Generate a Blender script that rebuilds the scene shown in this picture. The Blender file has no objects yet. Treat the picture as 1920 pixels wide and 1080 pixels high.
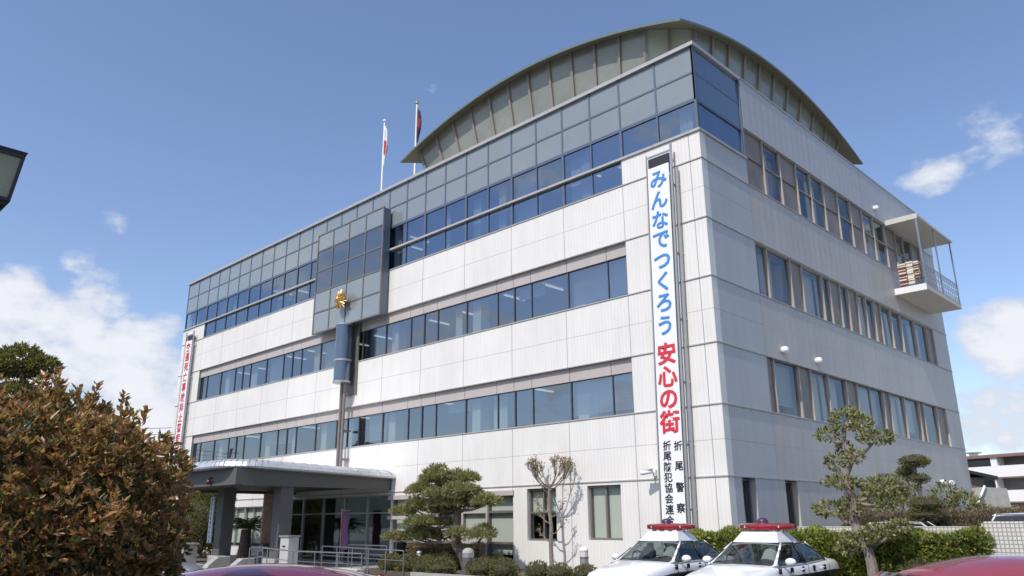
import bpy, bmesh, math, random
import numpy as np
from mathutils import Vector, Matrix
R = math.radians
random.seed(7); rng = np.random.default_rng(7)
scn = bpy.context.scene
COL = scn.collection

# ------------------------------------------------------------------ camera
cd = bpy.data.cameras.new('camera'); cam = bpy.data.objects.new('camera', cd); COL.objects.link(cam)
yaw, pit, rol = -0.7751, 0.2917, -0.0067
fw = Vector((math.sin(yaw)*math.cos(pit), math.cos(yaw)*math.cos(pit), math.sin(pit)))
rt = Vector((math.cos(yaw), -math.sin(yaw), 0)); up = rt.cross(fw)
r2 = rt*math.cos(rol)+up*math.sin(rol); u2 = up*math.cos(rol)-rt*math.sin(rol)
M = Matrix((r2, u2, -fw)).transposed().to_4x4(); M.translation = Vector((11.793, -20.953, 1.9))
cam.matrix_world = M
cd.sensor_width = 36; cd.lens = 1458.4/1920*36; cd.clip_end = 5000; cd.clip_start = .05
scn.camera = cam

# ------------------------------------------------------------------ sun, sky, exposure
SUN_EL, SUN_AZ = R(51), R(6)
sd = Vector((-math.sin(SUN_AZ)*math.cos(SUN_EL), math.cos(SUN_AZ)*math.cos(SUN_EL), -math.sin(SUN_EL)))
ld = bpy.data.lights.new('sun', 'SUN'); ld.energy = 3.8; ld.angle = R(.5); ld.color = (1, .955, .89)
sun = bpy.data.objects.new('sun', ld); COL.objects.link(sun); sun.rotation_euler = sd.to_track_quat('-Z', 'Y').to_euler()
scn.view_settings.view_transform = 'Standard'; scn.view_settings.look = 'None'; scn.view_settings.exposure = 0; scn.view_settings.gamma = 1

w = bpy.data.worlds.new("World"); scn.world = w; w.use_nodes = True
nt = w.node_tree; nt.nodes.clear(); N = nt.nodes.new; L = nt.links.new
out = N('ShaderNodeOutputWorld'); bg = N('ShaderNodeBackground'); L(bg.outputs[0], out.inputs[0]); bg.inputs[1].default_value = .15
sky = N('ShaderNodeTexSky'); sky.sky_type = 'NISHITA'; sky.sun_disc = False; sky.sun_elevation = SUN_EL; sky.sun_rotation = R(174)
sky.altitude = 0; sky.air_density = 1.0; sky.dust_density = 1.0; sky.ozone_density = 1.3
tc = N('ShaderNodeTexCoord')
def mth(op, a, b=None, c=None, clamp=False):
    n = N('ShaderNodeMath'); n.operation = op; n.use_clamp = clamp
    for i, v in enumerate((a, b, c)):
        if v is None: continue
        if isinstance(v, (int, float)): n.inputs[i].default_value = v
        else: L(v, n.inputs[i])
    return n.outputs[0]
def sstep(v, a, b):
    n = N('ShaderNodeMapRange'); n.interpolation_type = 'SMOOTHSTEP'; n.inputs[1].default_value = a; n.inputs[2].default_value = b
    L(v, n.inputs[0]); return n.outputs[0]
mp = N('ShaderNodeMapping'); mp.inputs['Scale'].default_value = (1, 1, 1.7); L(tc.outputs['Generated'], mp.inputs[0])
def noise(scale, detail, rough, vec=None):
    n = N('ShaderNodeTexNoise'); n.inputs['Scale'].default_value = scale; n.inputs['Detail'].default_value = detail; n.inputs['Roughness'].default_value = rough
    L(vec or mp.outputs[0], n.inputs['Vector']); return n.outputs['Fac']
n1a = noise(10, 10, .58); n1b = noise(34, 6, .6); n1 = mth('ADD', mth('MULTIPLY', n1a, .8), mth('MULTIPLY', n1b, .2)); n2 = noise(4.0, 5, .55)
# cloud banks: direction, angular radius (deg), weight
banks = [((-.957,.200,.212),3.2,1.15), ((-.948,.240,.190),3.4,1.1), ((-.955,.235,.140),5.5,1.0), ((-.922,.340,.178),3.2,1.1), ((-.917,.360,.145),4.2,1.0), ((-.938,.30,.13),5.0,1.0), ((-.935,.30,.175),2.6,.9),
         ((-.926,.278,.258),2.2,.80), ((-.932,.258,.280),1.5,.7), ((-.908,.275,.316),1.5,.30),
         ((-.218,.900,.376),2.0,.62), ((-.163,.902,.398),2.2,.66), ((-.195,.905,.372),1.6,.45), ((-.205,.962,.178),2.5,1.15), ((-.19,.963,.19),2.2,1.1), ((-.215,.970,.105),3.0,.95), ((-.19,.975,.095),2.6,.9)]
acc = None
for d, rad, wt in banks:
    dv = Vector(d).normalized()
    dp = N('ShaderNodeVectorMath'); dp.operation = 'DOT_PRODUCT'; L(tc.outputs['Generated'], dp.inputs[0]); dp.inputs[1].default_value = dv
    m = mth('MULTIPLY', sstep(dp.outputs['Value'], math.cos(R(rad*1.5)), math.cos(R(rad*.25))), wt)
    acc = m if acc is None else mth('MAXIMUM', acc, m)
sep = N('ShaderNodeSeparateXYZ'); L(tc.outputs['Generated'], sep.inputs[0])
south = mth('MULTIPLY', sstep(sep.outputs[1], .15, -.35), mth('MULTIPLY', sstep(n2, .40, .60), .75))
low = mth('MULTIPLY', sstep(sep.outputs[2], .2, .0), .15)
acc = mth('ADD', mth('MAXIMUM', acc, south), low)
cl = mth('ADD', mth('MULTIPLY_ADD', n1, 1.55, -.38), mth('MULTIPLY', acc, .54))
cl = mth('ADD', cl, mth('MULTIPLY_ADD', noise(16, 3, .5), .55, -.275))
cloud = mth('MULTIPLY', sstep(cl, .66, .93), .96)
mixc = N('ShaderNodeMixRGB'); L(cloud, mixc.inputs[0])
tint = N('ShaderNodeMixRGB'); tint.blend_type = 'MULTIPLY'; tint.inputs[0].default_value = 1; L(sky.outputs[0], tint.inputs[1]); tint.inputs[2].default_value = (1.13, 1.12, 1.22, 1)
L(tint.outputs[0], mixc.inputs[1])
shade = N('ShaderNodeMixRGB'); L(sstep(cl, .78, 1.1), shade.inputs[0]); shade.inputs[1].default_value = (4.3, 4.7, 5.6, 1); shade.inputs[2].default_value = (5.9, 6.0, 6.3, 1)
L(shade.outputs[0], mixc.inputs[2]); L(mixc.outputs[0], bg.inputs[0])

# ------------------------------------------------------------------ materials
def mat(name, col, rough=.6, metal=0, spec=.5, noise_amt=0, noise_scale=6, bump=0, bump_scale=40, coat=0):
    m = bpy.data.materials.new(name); m.use_nodes = True; t = m.node_tree; b = t.nodes['Principled BSDF']
    b.inputs['Base Color'].default_value = (*col, 1); b.inputs['Roughness'].default_value = rough; b.inputs['Metallic'].default_value = metal
    b.inputs['Specular IOR Level'].default_value = spec; b.inputs['Coat Weight'].default_value = coat; b.inputs['Coat Roughness'].default_value = .03
    if noise_amt or bump:
        c = t.nodes.new('ShaderNodeTexCoord')
    if noise_amt:
        n = t.nodes.new('ShaderNodeTexNoise'); n.inputs['Scale'].default_value = noise_scale; n.inputs['Detail'].default_value = 7; n.inputs['Roughness'].default_value = .65
        t.links.new(c.outputs['Object'], n.inputs['Vector'])
        r = t.nodes.new('ShaderNodeMapRange'); r.inputs[1].default_value = .3; r.inputs[2].default_value = .7; r.inputs[3].default_value = 1-noise_amt; r.inputs[4].default_value = 1+noise_amt
        t.links.new(n.outputs['Fac'], r.inputs[0])
        x = t.nodes.new('ShaderNodeMixRGB'); x.blend_type = 'MULTIPLY'; x.inputs[0].default_value = 1; x.inputs[1].default_value = (*col, 1)
        t.links.new(r.outputs[0], x.inputs[2]); t.links.new(x.outputs[0], b.inputs['Base Color'])
    if bump:
        n2 = t.nodes.new('ShaderNodeTexNoise'); n2.inputs['Scale'].default_value = bump_scale; n2.inputs['Detail'].default_value = 4
        t.links.new(c.outputs['Object'], n2.inputs['Vector'])
        bp = t.nodes.new('ShaderNodeBump'); bp.inputs['Strength'].default_value = bump; bp.inputs['Distance'].default_value = .02
        t.links.new(n2.outputs['Fac'], bp.inputs['Height']); t.links.new(bp.outputs[0], b.inputs['Normal'])
    return m

def panel_mat(name, col, axis, h0, hp, zjoints, rib=.14, rib_amt=.05, stain=.08, joint=.55):
    """cladding: fine vertical ribs, thin panel joints, soft weather stains; axis 0 = along x, 1 = along y"""
    m = bpy.data.materials.new(name); m.use_nodes = True; t = m.node_tree; b = t.nodes['Principled BSDF']; NN = t.nodes.new; K = t.links.new
    b.inputs['Roughness'].default_value = .45; b.inputs['Specular IOR Level'].default_value = .4
    c = NN('ShaderNodeTexCoord'); s = NN('ShaderNodeSeparateXYZ'); K(c.outputs['Object'], s.inputs[0])
    def f(op, a, b2=None, cc=None, clamp=False):
        n = NN('ShaderNodeMath'); n.operation = op; n.use_clamp = clamp
        for i, v in enumerate((a, b2, cc)):
            if v is None: continue
            if isinstance(v, (int, float)): n.inputs[i].default_value = v
            else: K(v, n.inputs[i])
        return n.outputs[0]
    h = s.outputs[axis]; z = s.outputs[2]
    def line(v, p0, pitch, wd):
        q = f('ABSOLUTE', f('SUBTRACT', f('FRACT', f('ADD', f('DIVIDE', f('SUBTRACT', v, p0), pitch), .5)), .5))
        return f('LESS_THAN', q, wd/pitch/2)
    jn = line(h, h0, hp, .028)
    for zj in zjoints:
        jn = f('MAXIMUM', jn, f('MULTIPLY', f('LESS_THAN', f('ABSOLUTE', f('SUBTRACT', z, zj)), .012), .6))
    ribs = f('SINE', f('MULTIPLY', h, 2*math.pi/rib))
    mp = NN('ShaderNodeMapping'); mp.inputs['Scale'].default_value = (1.6, 1.6, .28); K(c.outputs['Object'], mp.inputs[0])
    n = NN('ShaderNodeTexNoise'); n.inputs['Scale'].default_value = 1.3; n.inputs['Detail'].default_value = 8; n.inputs['Roughness'].default_value = .65; K(mp.outputs[0], n.inputs['Vector'])
    n3 = NN('ShaderNodeTexNoise'); n3.inputs['Scale'].default_value = .35; n3.inputs['Detail'].default_value = 4; K(c.outputs['Object'], n3.inputs['Vector'])
    k = f('ADD', f('MULTIPLY', f('SUBTRACT', f('ADD', n.outputs['Fac'], n3.outputs['Fac']), 1.0), stain*3), 1)
    k = f('MULTIPLY', k, f('ADD', f('MULTIPLY', ribs, rib_amt*.5), 1))
    k = f('MULTIPLY', k, f('SUBTRACT', 1, f('MULTIPLY', jn, joint)))
    x = NN('ShaderNodeMixRGB'); x.blend_type = 'MULTIPLY'; x.inputs[0].default_value = 1; x.inputs[1].default_value = (*col, 1); K(k, x.inputs[2]); K(x.outputs[0], b.inputs['Base Color'])
    bp = NN('ShaderNodeBump'); bp.inputs['Strength'].default_value = .25; bp.inputs['Distance'].default_value = .01
    K(f('SUBTRACT', ribs, f('MULTIPLY', jn, 3)), bp.inputs['Height']); K(bp.outputs[0], b.inputs['Normal'])
    return m

def glass_mat(name, trans, refl, base_fac, ior=1.5, rough=0.0, wav=.0):
    m = bpy.data.materials.new(name); m.use_nodes = True; t = m.node_tree; t.nodes.clear(); NN = t.nodes.new; K = t.links.new
    o = NN('ShaderNodeOutputMaterial'); mx = NN('ShaderNodeMixShader'); tr = NN('ShaderNodeBsdfTransparent'); gl = NN('ShaderNodeBsdfGlossy')
    tr.inputs[0].default_value = (*trans, 1); gl.inputs[0].default_value = (*refl, 1); gl.inputs['Roughness'].default_value = rough
    gm = NN('ShaderNodeNewGeometry'); dt = NN('ShaderNodeVectorMath'); dt.operation = 'DOT_PRODUCT'; K(gm.outputs['Incoming'], dt.inputs[0]); K(gm.outputs['Normal'], dt.inputs[1])
    def q(op, u, v):
        n = NN('ShaderNodeMath'); n.operation = op; n.use_clamp = op != 'ABSOLUTE'
        for k, e in enumerate((u, v)):
            if e is None: continue
            if isinstance(e, (int, float)): n.inputs[k].default_value = e
            else: K(e, n.inputs[k])
        return n
    cs = q('ABSOLUTE', dt.outputs['Value'], None).outputs[0]
    p5 = q('POWER', q('SUBTRACT', 1.0, cs).outputs[0], 5.0).outputs[0]
    a = q('ADD', q('MULTIPLY', p5, 1-base_fac).outputs[0], base_fac)
    K(a.outputs[0], mx.inputs[0]); K(tr.outputs[0], mx.inputs[1]); K(gl.outputs[0], mx.inputs[2]); K(mx.outputs[0], o.inputs[0])
    if wav:
        c = NN('ShaderNodeTexCoord'); n = NN('ShaderNodeTexNoise'); n.inputs['Scale'].default_value = .9; n.inputs['Detail'].default_value = 2; K(c.outputs['Object'], n.inputs['Vector'])
        bp = NN('ShaderNodeBump'); bp.inputs['Strength'].default_value = wav; bp.inputs['Distance'].default_value = .05; K(n.outputs['Fac'], bp.inputs['Height']); K(bp.outputs[0], gl.inputs['Normal'])
    return m

def leaf_mat(name, col, trans=.40, rough=.5):
    col = tuple(min(.5, c_*1.75) for c_ in col)
    m = bpy.data.materials.new(name); m.use_nodes = True; t = m.node_tree; b = t.nodes['Principled BSDF']
    b.inputs['Base Color'].default_value = (*col, 1); b.inputs['Roughness'].default_value = rough; b.inputs['Specular IOR Level'].default_value = .35
    o = t.nodes['Material Output']; mx = t.nodes.new('ShaderNodeMixShader'); tl = t.nodes.new('ShaderNodeBsdfTranslucent'); tl.inputs[0].default_value = (col[0]*1.4, col[1]*1.5, col[2]*.8, 1)
    mx.inputs[0].default_value = trans; t.links.new(b.outputs[0], mx.inputs[1]); t.links.new(tl.outputs[0], mx.inputs[2]); t.links.new(mx.outputs[0], o.inputs[0])
    return m

PITCH = 1.39
ZT, ZG, Z4S, Z3H, Z3S, Z2H, Z2S, Z1H = 17.69, 14.387, 13.32, 11.237, 9.267, 7.137, 5.253, 3.141
LEN, DEP = 39.75, 24.03
HZ = [12.3, 8.2, 4.2]
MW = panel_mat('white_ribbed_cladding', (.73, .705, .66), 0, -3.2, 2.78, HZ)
MWS = panel_mat('white_ribbed_cladding_shaded', (.455, .455, .465), 1, 0, 3.15, HZ, rib_amt=.06)  # same white cladding as the front, side wall's shade put into a darker colour
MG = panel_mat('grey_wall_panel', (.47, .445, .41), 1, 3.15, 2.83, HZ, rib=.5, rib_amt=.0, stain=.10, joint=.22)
MPAR = panel_mat('metal_parapet_panel', (.45, .455, .47), 1, 3.15, 5.6, [16.56], rib=.5, rib_amt=0, stain=.05, joint=.3)
MBEIGE = panel_mat('beige_spandrel', (.46, .41, .38), 0, -3.2, 500, [], rib=.5, rib_amt=0, stain=.05, joint=.45)
MLEDGE = mat('ledge_stone', (.40, .39, .38), .6, noise_amt=.12, noise_scale=3)
MFRAME = mat('bronze_frame', (.20, .18, .165), .4, metal=.3)
MFRAMEL = mat('grey_aluminium', (.42, .42, .42), .35, metal=.6, noise_amt=.06)
MPOST = mat('beige_window_post', (.40, .36, .32), .5)
MMULD = mat('dark_mullion', (.12, .13, .15), .4, metal=.3)
MMULL = mat('blue_grey_mullion', (.15, .18, .23), .35, metal=.4)
MSPAN = mat('spandrel_glass', (.225, .255, .265), .12, spec=.8, noise_amt=.05, noise_scale=.7, coat=.6)
MVIS = glass_mat('vision_glass', (.52, .58, .62), (.57, .70, .86), .38, 1.5, .0, .06)
MVIS2 = glass_mat('dark_window_glass', (.60, .66, .67), (.66, .73, .80), .36, 1.5, .0, .06)
MCLEAR = glass_mat('clear_window_glass', (.82,.86,.84), (.6,.7,.8), .06)
MSIDEG = glass_mat('side_window_glass', (.80, .82, .82), (.60, .66, .72), .15, 1.5, .0, .05)
MCLER = mat('olive_clerestory_glass', (.225, .235, .195), .14, spec=.6, noise_amt=.25, noise_scale=.35)
MCLERL = mat('pale_clerestory_glass', (.42, .47, .41), .14, spec=.6, noise_amt=.06, noise_scale=.5)
MSOFF = mat('olive_soffit', (.21, .195, .135), .55, noise_amt=.06, noise_scale=1)
MCOPPER = mat('green_roof_edge', (.12, .175, .14), .45, noise_amt=.1)
MPCAP = mat('parapet_cap', (.46, .45, .43), .4, metal=.3, noise_amt=.06)
MDARKIN = mat('dark_interior', (.13, .14, .15), .9)
MCEIL = mat('office_ceiling', (.30, .31, .32), .9)
MCURT = mat('pale_curtain', (.60, .58, .52), .9)
MCURT2 = mat('grey_blind', (.56, .58, .60), .9)
MROLL = mat('pale_roller_blind', (.62, .62, .55), .9)
MLOUV = mat('brown_louvre', (.235, .20, .17), .5, noise_amt=.22, noise_scale=1.4)
MWHITE = mat('white_paint', (.80, .80, .79), .5)
MBLACK = mat('black_metal', (.025, .025, .028), .45)
MSTEEL = mat('stainless_steel', (.55, .55, .56), .25, metal=.9)
MGOLD = mat('gold', (.66, .42, .16), .36, metal=.75, noise_amt=.1)
MCONC = mat('concrete', (.36, .35, .33), .85, noise_amt=.14, noise_scale=2.5, bump=.2)
MCOLM = mat('dark_stone_column', (.10, .098, .094), .6, noise_amt=.08, noise_scale=3)
MFASC = mat('canopy_fascia', (.10, .097, .088), .55, noise_amt=.05)
MSILV = mat('silver_canopy_roof', (.62, .63, .66), .42, metal=.55, noise_amt=.1, noise_scale=3)
MASPH = mat('asphalt', (.055, .055, .056), .9, noise_amt=.25, noise_scale=9, bump=.3, bump_scale=120)
MPAVE = mat('paving', (.30, .29, .27), .85, noise_amt=.12, noise_scale=4)
MSOIL = mat('planting_soil', (.10, .08, .055), .95, noise_amt=.3, noise_scale=6)
MBARK = mat('bark', (.13, .10, .08), .9, noise_amt=.35, noise_scale=9, bump=.6, bump_scale=30)
MBARKL = mat('pale_bark', (.23, .19, .155), .9, noise_amt=.3, noise_scale=9, bump=.5, bump_scale=30)
MRED = mat('sign_red', (.62, .03, .05), .6)
MBLUE = mat('sign_blue', (.05, .24, .60), .6)
MINK = mat('sign_black', (.02, .02, .03), .6)
MSIGN = mat('sign_white', (.80, .79, .78), .55)

# ------------------------------------------------------------------ helpers
class MB:
    def __init__(s): s.v = []; s.f = []; s.m = []; s.smooth = False
    def add(s, vs, fs, mi=0):
        o = len(s.v); s.v += [tuple(p) for p in vs]; s.f += [tuple(i+o for i in q) for q in fs]; s.m += [mi]*len(fs); return s
    def box(s, x0, x1, y0, y1, z0, z1, mi=0):
        if x0 > x1: x0, x1 = x1, x0
        if y0 > y1: y0, y1 = y1, y0
        return s.add([(x0,y0,z0),(x1,y0,z0),(x1,y1,z0),(x0,y1,z0),(x0,y0,z1),(x1,y0,z1),(x1,y1,z1),(x0,y1,z1)],
                     [(0,3,2,1),(4,5,6,7),(0,1,5,4),(1,2,6,5),(2,3,7,6),(3,0,4,7)], mi)
    def quad(s, a, b, c, d, mi=0): return s.add([a,b,c,d], [(0,1,2,3)], mi)
    def tube(s, pts, rad, n=8, mi=0, cap=True):
        pts = [Vector(p) for p in pts]; rad = rad if hasattr(rad, '__len__') else [rad]*len(pts)
        o = len(s.v); ref = None
        for i, p in enumerate(pts):
            t = (pts[min(i+1, len(pts)-1)]-pts[max(i-1, 0)]).normalized()
            if ref is None: ref = t.orthogonal().normalized()
            ref = (ref-t*ref.dot(t)).normalized() if (ref-t*ref.dot(t)).length > 1e-6 else t.orthogonal().normalized()
            b = t.cross(ref)
            for k in range(n):
                a = 2*math.pi*k/n; s.v.append(tuple(p+(ref*math.cos(a)+b*math.sin(a))*rad[i]))
        fs = []
        for i in range(len(pts)-1):
            for k in range(n):
                fs.append((o+i*n+k, o+i*n+(k+1)%n, o+(i+1)*n+(k+1)%n, o+(i+1)*n+k))
        if cap: fs += [tuple(o+k for k in range(n))[::-1], tuple(o+(len(pts)-1)*n+k for k in range(n))]
        s.f += fs; s.m += [mi]*len(fs); return s
    def lathe(s, c, prof, n=20, mi=0):
        o = len(s.v); c = Vector(c)
        for r_, z in prof:
            for k in range(n): s.v.append((c.x+r_*math.cos(2*math.pi*k/n), c.y+r_*math.sin(2*math.pi*k/n), c.z+z))
        fs = []
        for i in range(len(prof)-1):
            for k in range(n): fs.append((o+i*n+k, o+i*n+(k+1)%n, o+(i+1)*n+(k+1)%n, o+(i+1)*n+k))
        fs += [tuple(o+k for k in range(n))[::-1], tuple(o+(len(prof)-1)*n+k for k in range(n))]
        s.f += fs; s.m += [mi]*len(fs); return s
    def prism(s, poly, axis, a, b, mi=0):
        """poly: list of 2-D points, extruded along axis from a to b"""
        def P(p, t): return {0:(t,p[0],p[1]), 1:(p[0],t,p[1]), 2:(p[0],p[1],t)}[axis]
        n = len(poly); return s.add([P(p,a) for p in poly]+[P(p,b) for p in poly], [tuple(range(n))[::-1], tuple(range(n,2*n))]+[(i,(i+1)%n,n+(i+1)%n,n+i) for i in range(n)], mi)
    def build(s, name, mats, parent=None, smooth=False, bevel=0):
        me = bpy.data.meshes.new(name); me.from_pydata(s.v, [], s.f)
        for m in (mats if isinstance(mats, (list, tuple)) else [mats]): me.materials.append(m)
        me.polygons.foreach_set('material_index', s.m)
        bm = bmesh.new(); bm.from_mesh(me); bmesh.ops.recalc_face_normals(bm, faces=bm.faces); bm.to_mesh(me); bm.free()
        if smooth:
            me.polygons.foreach_set('use_smooth', [True]*len(me.polygons)); me.set_sharp_from_angle(angle=R(40))
        o = bpy.data.objects.new(name, me); COL.objects.link(o)
        if parent: o.parent = parent
        if bevel:
            b = o.modifiers.new('bevel', 'BEVEL'); b.width = bevel; b.segments = 2; b.limit_method = 'ANGLE'
        return o

def tag(o, label=None, cat=None, group=None, kind=None):
    if label: o['label'] = label
    if cat: o['category'] = cat
    if group: o['group'] = group
    if kind: o['kind'] = kind
    return o
def thing(name, label, cat, loc=(0,0,0), rz=0, group=None):
    o = bpy.data.objects.new(name, None); COL.objects.link(o); o.location = loc; o.rotation_euler = (0,0,rz); o.empty_display_size = .2
    return tag(o, label, cat, group)
def glyphs(name, items, matl, parent, xform, bold=.02, depth=.012):
    """items: (char, h, z, size) laid in a plane; xform maps local (h, 0, z) to the parent's space; ONE mesh"""
    bm = bmesh.new()
    for ch, h, z, size in items:
        cu = bpy.data.curves.new('lettering', 'FONT'); cu.body = ch; cu.size = size; cu.align_x = 'CENTER'; cu.align_y = 'CENTER'; cu.offset = bold*size; cu.extrude = depth; cu.resolution_u = 3
        ob = bpy.data.objects.new('lettering', cu); COL.objects.link(ob)
        bpy.context.view_layer.update()
        me = bpy.data.meshes.new_from_object(ob.evaluated_get(bpy.context.evaluated_depsgraph_get()))
        xs = [v.co.x for v in me.vertices]; ys = [v.co.y for v in me.vertices]
        if xs:
            cx, cy = (min(xs)+max(xs))/2, (min(ys)+max(ys))/2
            for v in me.vertices: v.co = xform(v.co.x-cx+h, v.co.y-cy+z, v.co.z)
            bm.from_mesh(me)
        bpy.data.objects.remove(ob); bpy.data.meshes.remove(me)
    me = bpy.data.meshes.new(name); bm.to_mesh(me); bm.free(); me.materials.append(matl)
    o = bpy.data.objects.new(name, me); COL.objects.link(o); o.parent = parent
    return o

# ------------------------------------------------------------------ foliage
def unit(a): return a/np.maximum(np.linalg.norm(a, axis=1, keepdims=True), 1e-9)
def leaves(name, P, D, ln, wd, mats, parent=None, weights=None, fold=.25, jit=.35):
    """one small folded leaf (two triangles-pairs) per point P along direction D"""
    n = len(P); D = unit(D+rng.normal(0, jit, (n,3))); U = unit(np.cross(D, rng.normal(0,1,(n,3)))); W = np.cross(D, U)
    l = (ln*(.7+.6*rng.random(n)))[:,None]; w_ = (wd*(.7+.6*rng.random(n)))[:,None]
    A = P; B = P+D*l*.5+U*w_*.5+W*w_*fold; C = P+D*l; E = P+D*l*.5-U*w_*.5+W*w_*fold
    V = np.stack([A,B,C,E], 1).reshape(-1,3)
    me = bpy.data.meshes.new(name); me.vertices.add(4*n); me.vertices.foreach_set('co', V.ravel().astype(np.float32))
    idx = np.arange(n)[:,None]*4
    tri = np.concatenate([idx+np.array([[0,1,2]]), idx+np.array([[0,2,3]])], 1).reshape(-1)
    me.loops.add(6*n); me.loops.foreach_set('vertex_index', tri.astype(np.int32))
    me.polygons.add(2*n); me.polygons.foreach_set('loop_start', (np.arange(2*n)*3).astype(np.int32)); me.polygons.foreach_set('loop_total', np.full(2*n,3,np.int32))
    for m in mats: me.materials.append(m)
    mi = rng.choice(len(mats), n, p=weights) if not hasattr(weights, 'dtype') else weights
    me.polygons.foreach_set('material_index', np.repeat(mi,2).astype(np.int32)); me.update(calc_edges=True)
    o = bpy.data.objects.new(name, me); COL.objects.link(o)
    if parent: o.parent = parent
    return o
def ball(c, r, n, shell=.55, top_only=False):
    d = unit(rng.normal(0,1,(n,3)))
    if top_only: d[:,2] = np.abs(d[:,2])*1.0-.15
    rad = (shell+(1-shell)*rng.random(n)**.7)[:,None]
    lump = 1+.10*np.sin(d[:,:1]*5+c[0])*np.cos(d[:,1:2]*4+c[1])
    return np.array(c)+d*rad*np.array(r)*lump, d
def core(name, c, r, matl, parent, seg=12):
    mb = MB(); mb.lathe((0,0,0), [(max(.01, math.cos(a)), math.sin(a)) for a in np.linspace(-math.pi/2, math.pi/2, 8)], seg)
    mb.v = [(c[0]+v[0]*r[0], c[1]+v[1]*r[1], c[2]+v[2]*r[2]) for v in mb.v]
    return mb.build(name, matl, parent, smooth=True)

ML_PINE = [leaf_mat('pine_needle', (.155,.15,.075)), leaf_mat('pine_needle_light', (.23,.22,.12)), leaf_mat('pine_needle_dark', (.085,.088,.045))]
ML_SHRUB = [leaf_mat('shrub_leaf', (.10,.10,.04)), leaf_mat('shrub_leaf_brown', (.13,.10,.055)), leaf_mat('shrub_leaf_dark', (.045,.055,.02))]
ML_HEDGE = [leaf_mat('hedge_leaf', (.15,.165,.042)), leaf_mat('hedge_leaf_yellow', (.22,.225,.065)), leaf_mat('hedge_leaf_dark', (.05,.075,.02))]
ML_BRONZE = [leaf_mat('bronze_leaf', (.17,.088,.042), rough=.30), leaf_mat('copper_leaf', (.26,.14,.066), rough=.30), leaf_mat('dark_green_leaf', (.05,.05,.022), rough=.35), leaf_mat('olive_leaf', (.16,.125,.055), rough=.32)]
ML_OLIVE = [leaf_mat('holly_leaf', (.14,.135,.065)), leaf_mat('holly_leaf_light', (.24,.225,.10)), leaf_mat('holly_leaf_dark', (.05,.055,.025))]
ML_DRY = [leaf_mat('dry_hedge_leaf', (.15,.11,.085)), leaf_mat('dry_hedge_leaf_pale', (.20,.155,.11)), leaf_mat('dry_hedge_leaf_dark', (.09,.07,.045))]
ML_BUD = [leaf_mat('dead_leaf', (.20,.145,.10)), leaf_mat('dead_leaf_red', (.15,.09,.07)), leaf_mat('twig_green', (.16,.15,.07))]
ML_PALM = [leaf_mat('cycad_leaf', (.045,.06,.022)), leaf_mat('cycad_leaf_light', (.085,.10,.035))]
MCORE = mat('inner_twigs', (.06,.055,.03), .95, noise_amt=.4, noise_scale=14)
W3 = [.5,.25,.25]

# ================================================================== SETTING
def struct(name, mb, m): return tag(mb.build(name, m), kind='structure')
g = MB(); g.quad((-900,-900,-.012),(900,-900,-.012),(900,900,-.012),(-900,900,-.012)); struct('ground', g, mat('far_ground', (.16,.16,.13), .95, noise_amt=.3, noise_scale=.05))
g = MB(); g.quad((-60,-45,0),(45,-45,0),(45,-.2,0),(-60,-.2,0)); struct('parking_lot', g, MASPH)
g = MB()
for x in (-1.2, 1.45, 4.1, 6.75, -3.85):
    g.box(x-.05, x+.05, -6.3, -1.35, .001, .005)
struct('parking_lines', g, mat('line_paint', (.7,.7,.68), .8, noise_amt=.2, noise_scale=20))
g = MB(); g.box(-24.6,-13.2,-7.6,-.005,-.1,.2); g.box(-13.2,-9.6,-5.6,-3.9,-.1,.12); struct('entrance_paving', g, MPAVE)
g = MB(); g.box(-9.5,-1.55,-3.9,-.005,-.1,.30); g.box(-13.15,-9.5,-3.75,-.005,-.1,.30); g.box(-39,-24.65,-5,-.005,-.1,.28); g.box(-1.5,6.6,-1.1,.25,-.1,.28); struct('planting_bed', g, MSOIL)
g = MB(); g.box(-9.5,-1.4,-4.05,-3.9,-.1,.34); g.box(-1.55,-1.4,-3.9,-1.25,-.1,.34); g.box(-1.4,6.75,-1.25,-1.1,-.1,.34); struct('kerb', g, MCONC)
g = MB(); g.box(.05,30,.95,40,-.1,.25); struct('side_yard', g, MPAVE)
# low hills far to the south, mirrored in the windows
hv = MB(); pts = []
for k in range(60):
    a = math.pi*1.02+math.pi*.96*k/59; r_ = 420
    hgt = 26+16*math.sin(k*.7)+9*math.sin(k*1.9+1)
    pts.append((r_*math.cos(a), r_*math.sin(a), hgt))
for i in range(59):
    a, b = pts[i], pts[i+1]
    o1 = (a[0]*.8,a[1]*.8,-1); o2 = (b[0]*.8,b[1]*.8,-1); o3 = (a[0]*1.4,a[1]*1.4,-1); o4 = (b[0]*1.4,b[1]*1.4,-1)
    hv.quad(o1,o2,b,a); hv.quad(a,b,o4,o3)
struct('hills', hv, mat('wooded_hill', (.06,.075,.05), .95, noise_amt=.4, noise_scale=.05))

# ================================================================== OFFICE BUILDING
B = thing('office_building', 'four storey white office building with glass top floor, arched roof and gold emblem', 'building')
FRONT = lambda h, d, z: (h, d, z)
SIDE = lambda h, d, z: (-d, h, z)
class FB(MB):
    def __init__(s, T): super().__init__(); s.T = T
    def b(s, h0, h1, d0, d1, z0, z1, mi=0):
        a = s.T(h0,d0,z0); c = s.T(h1,d1,z1); return s.box(a[0],c[0],a[1],c[1],a[2],c[2],mi)
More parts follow.
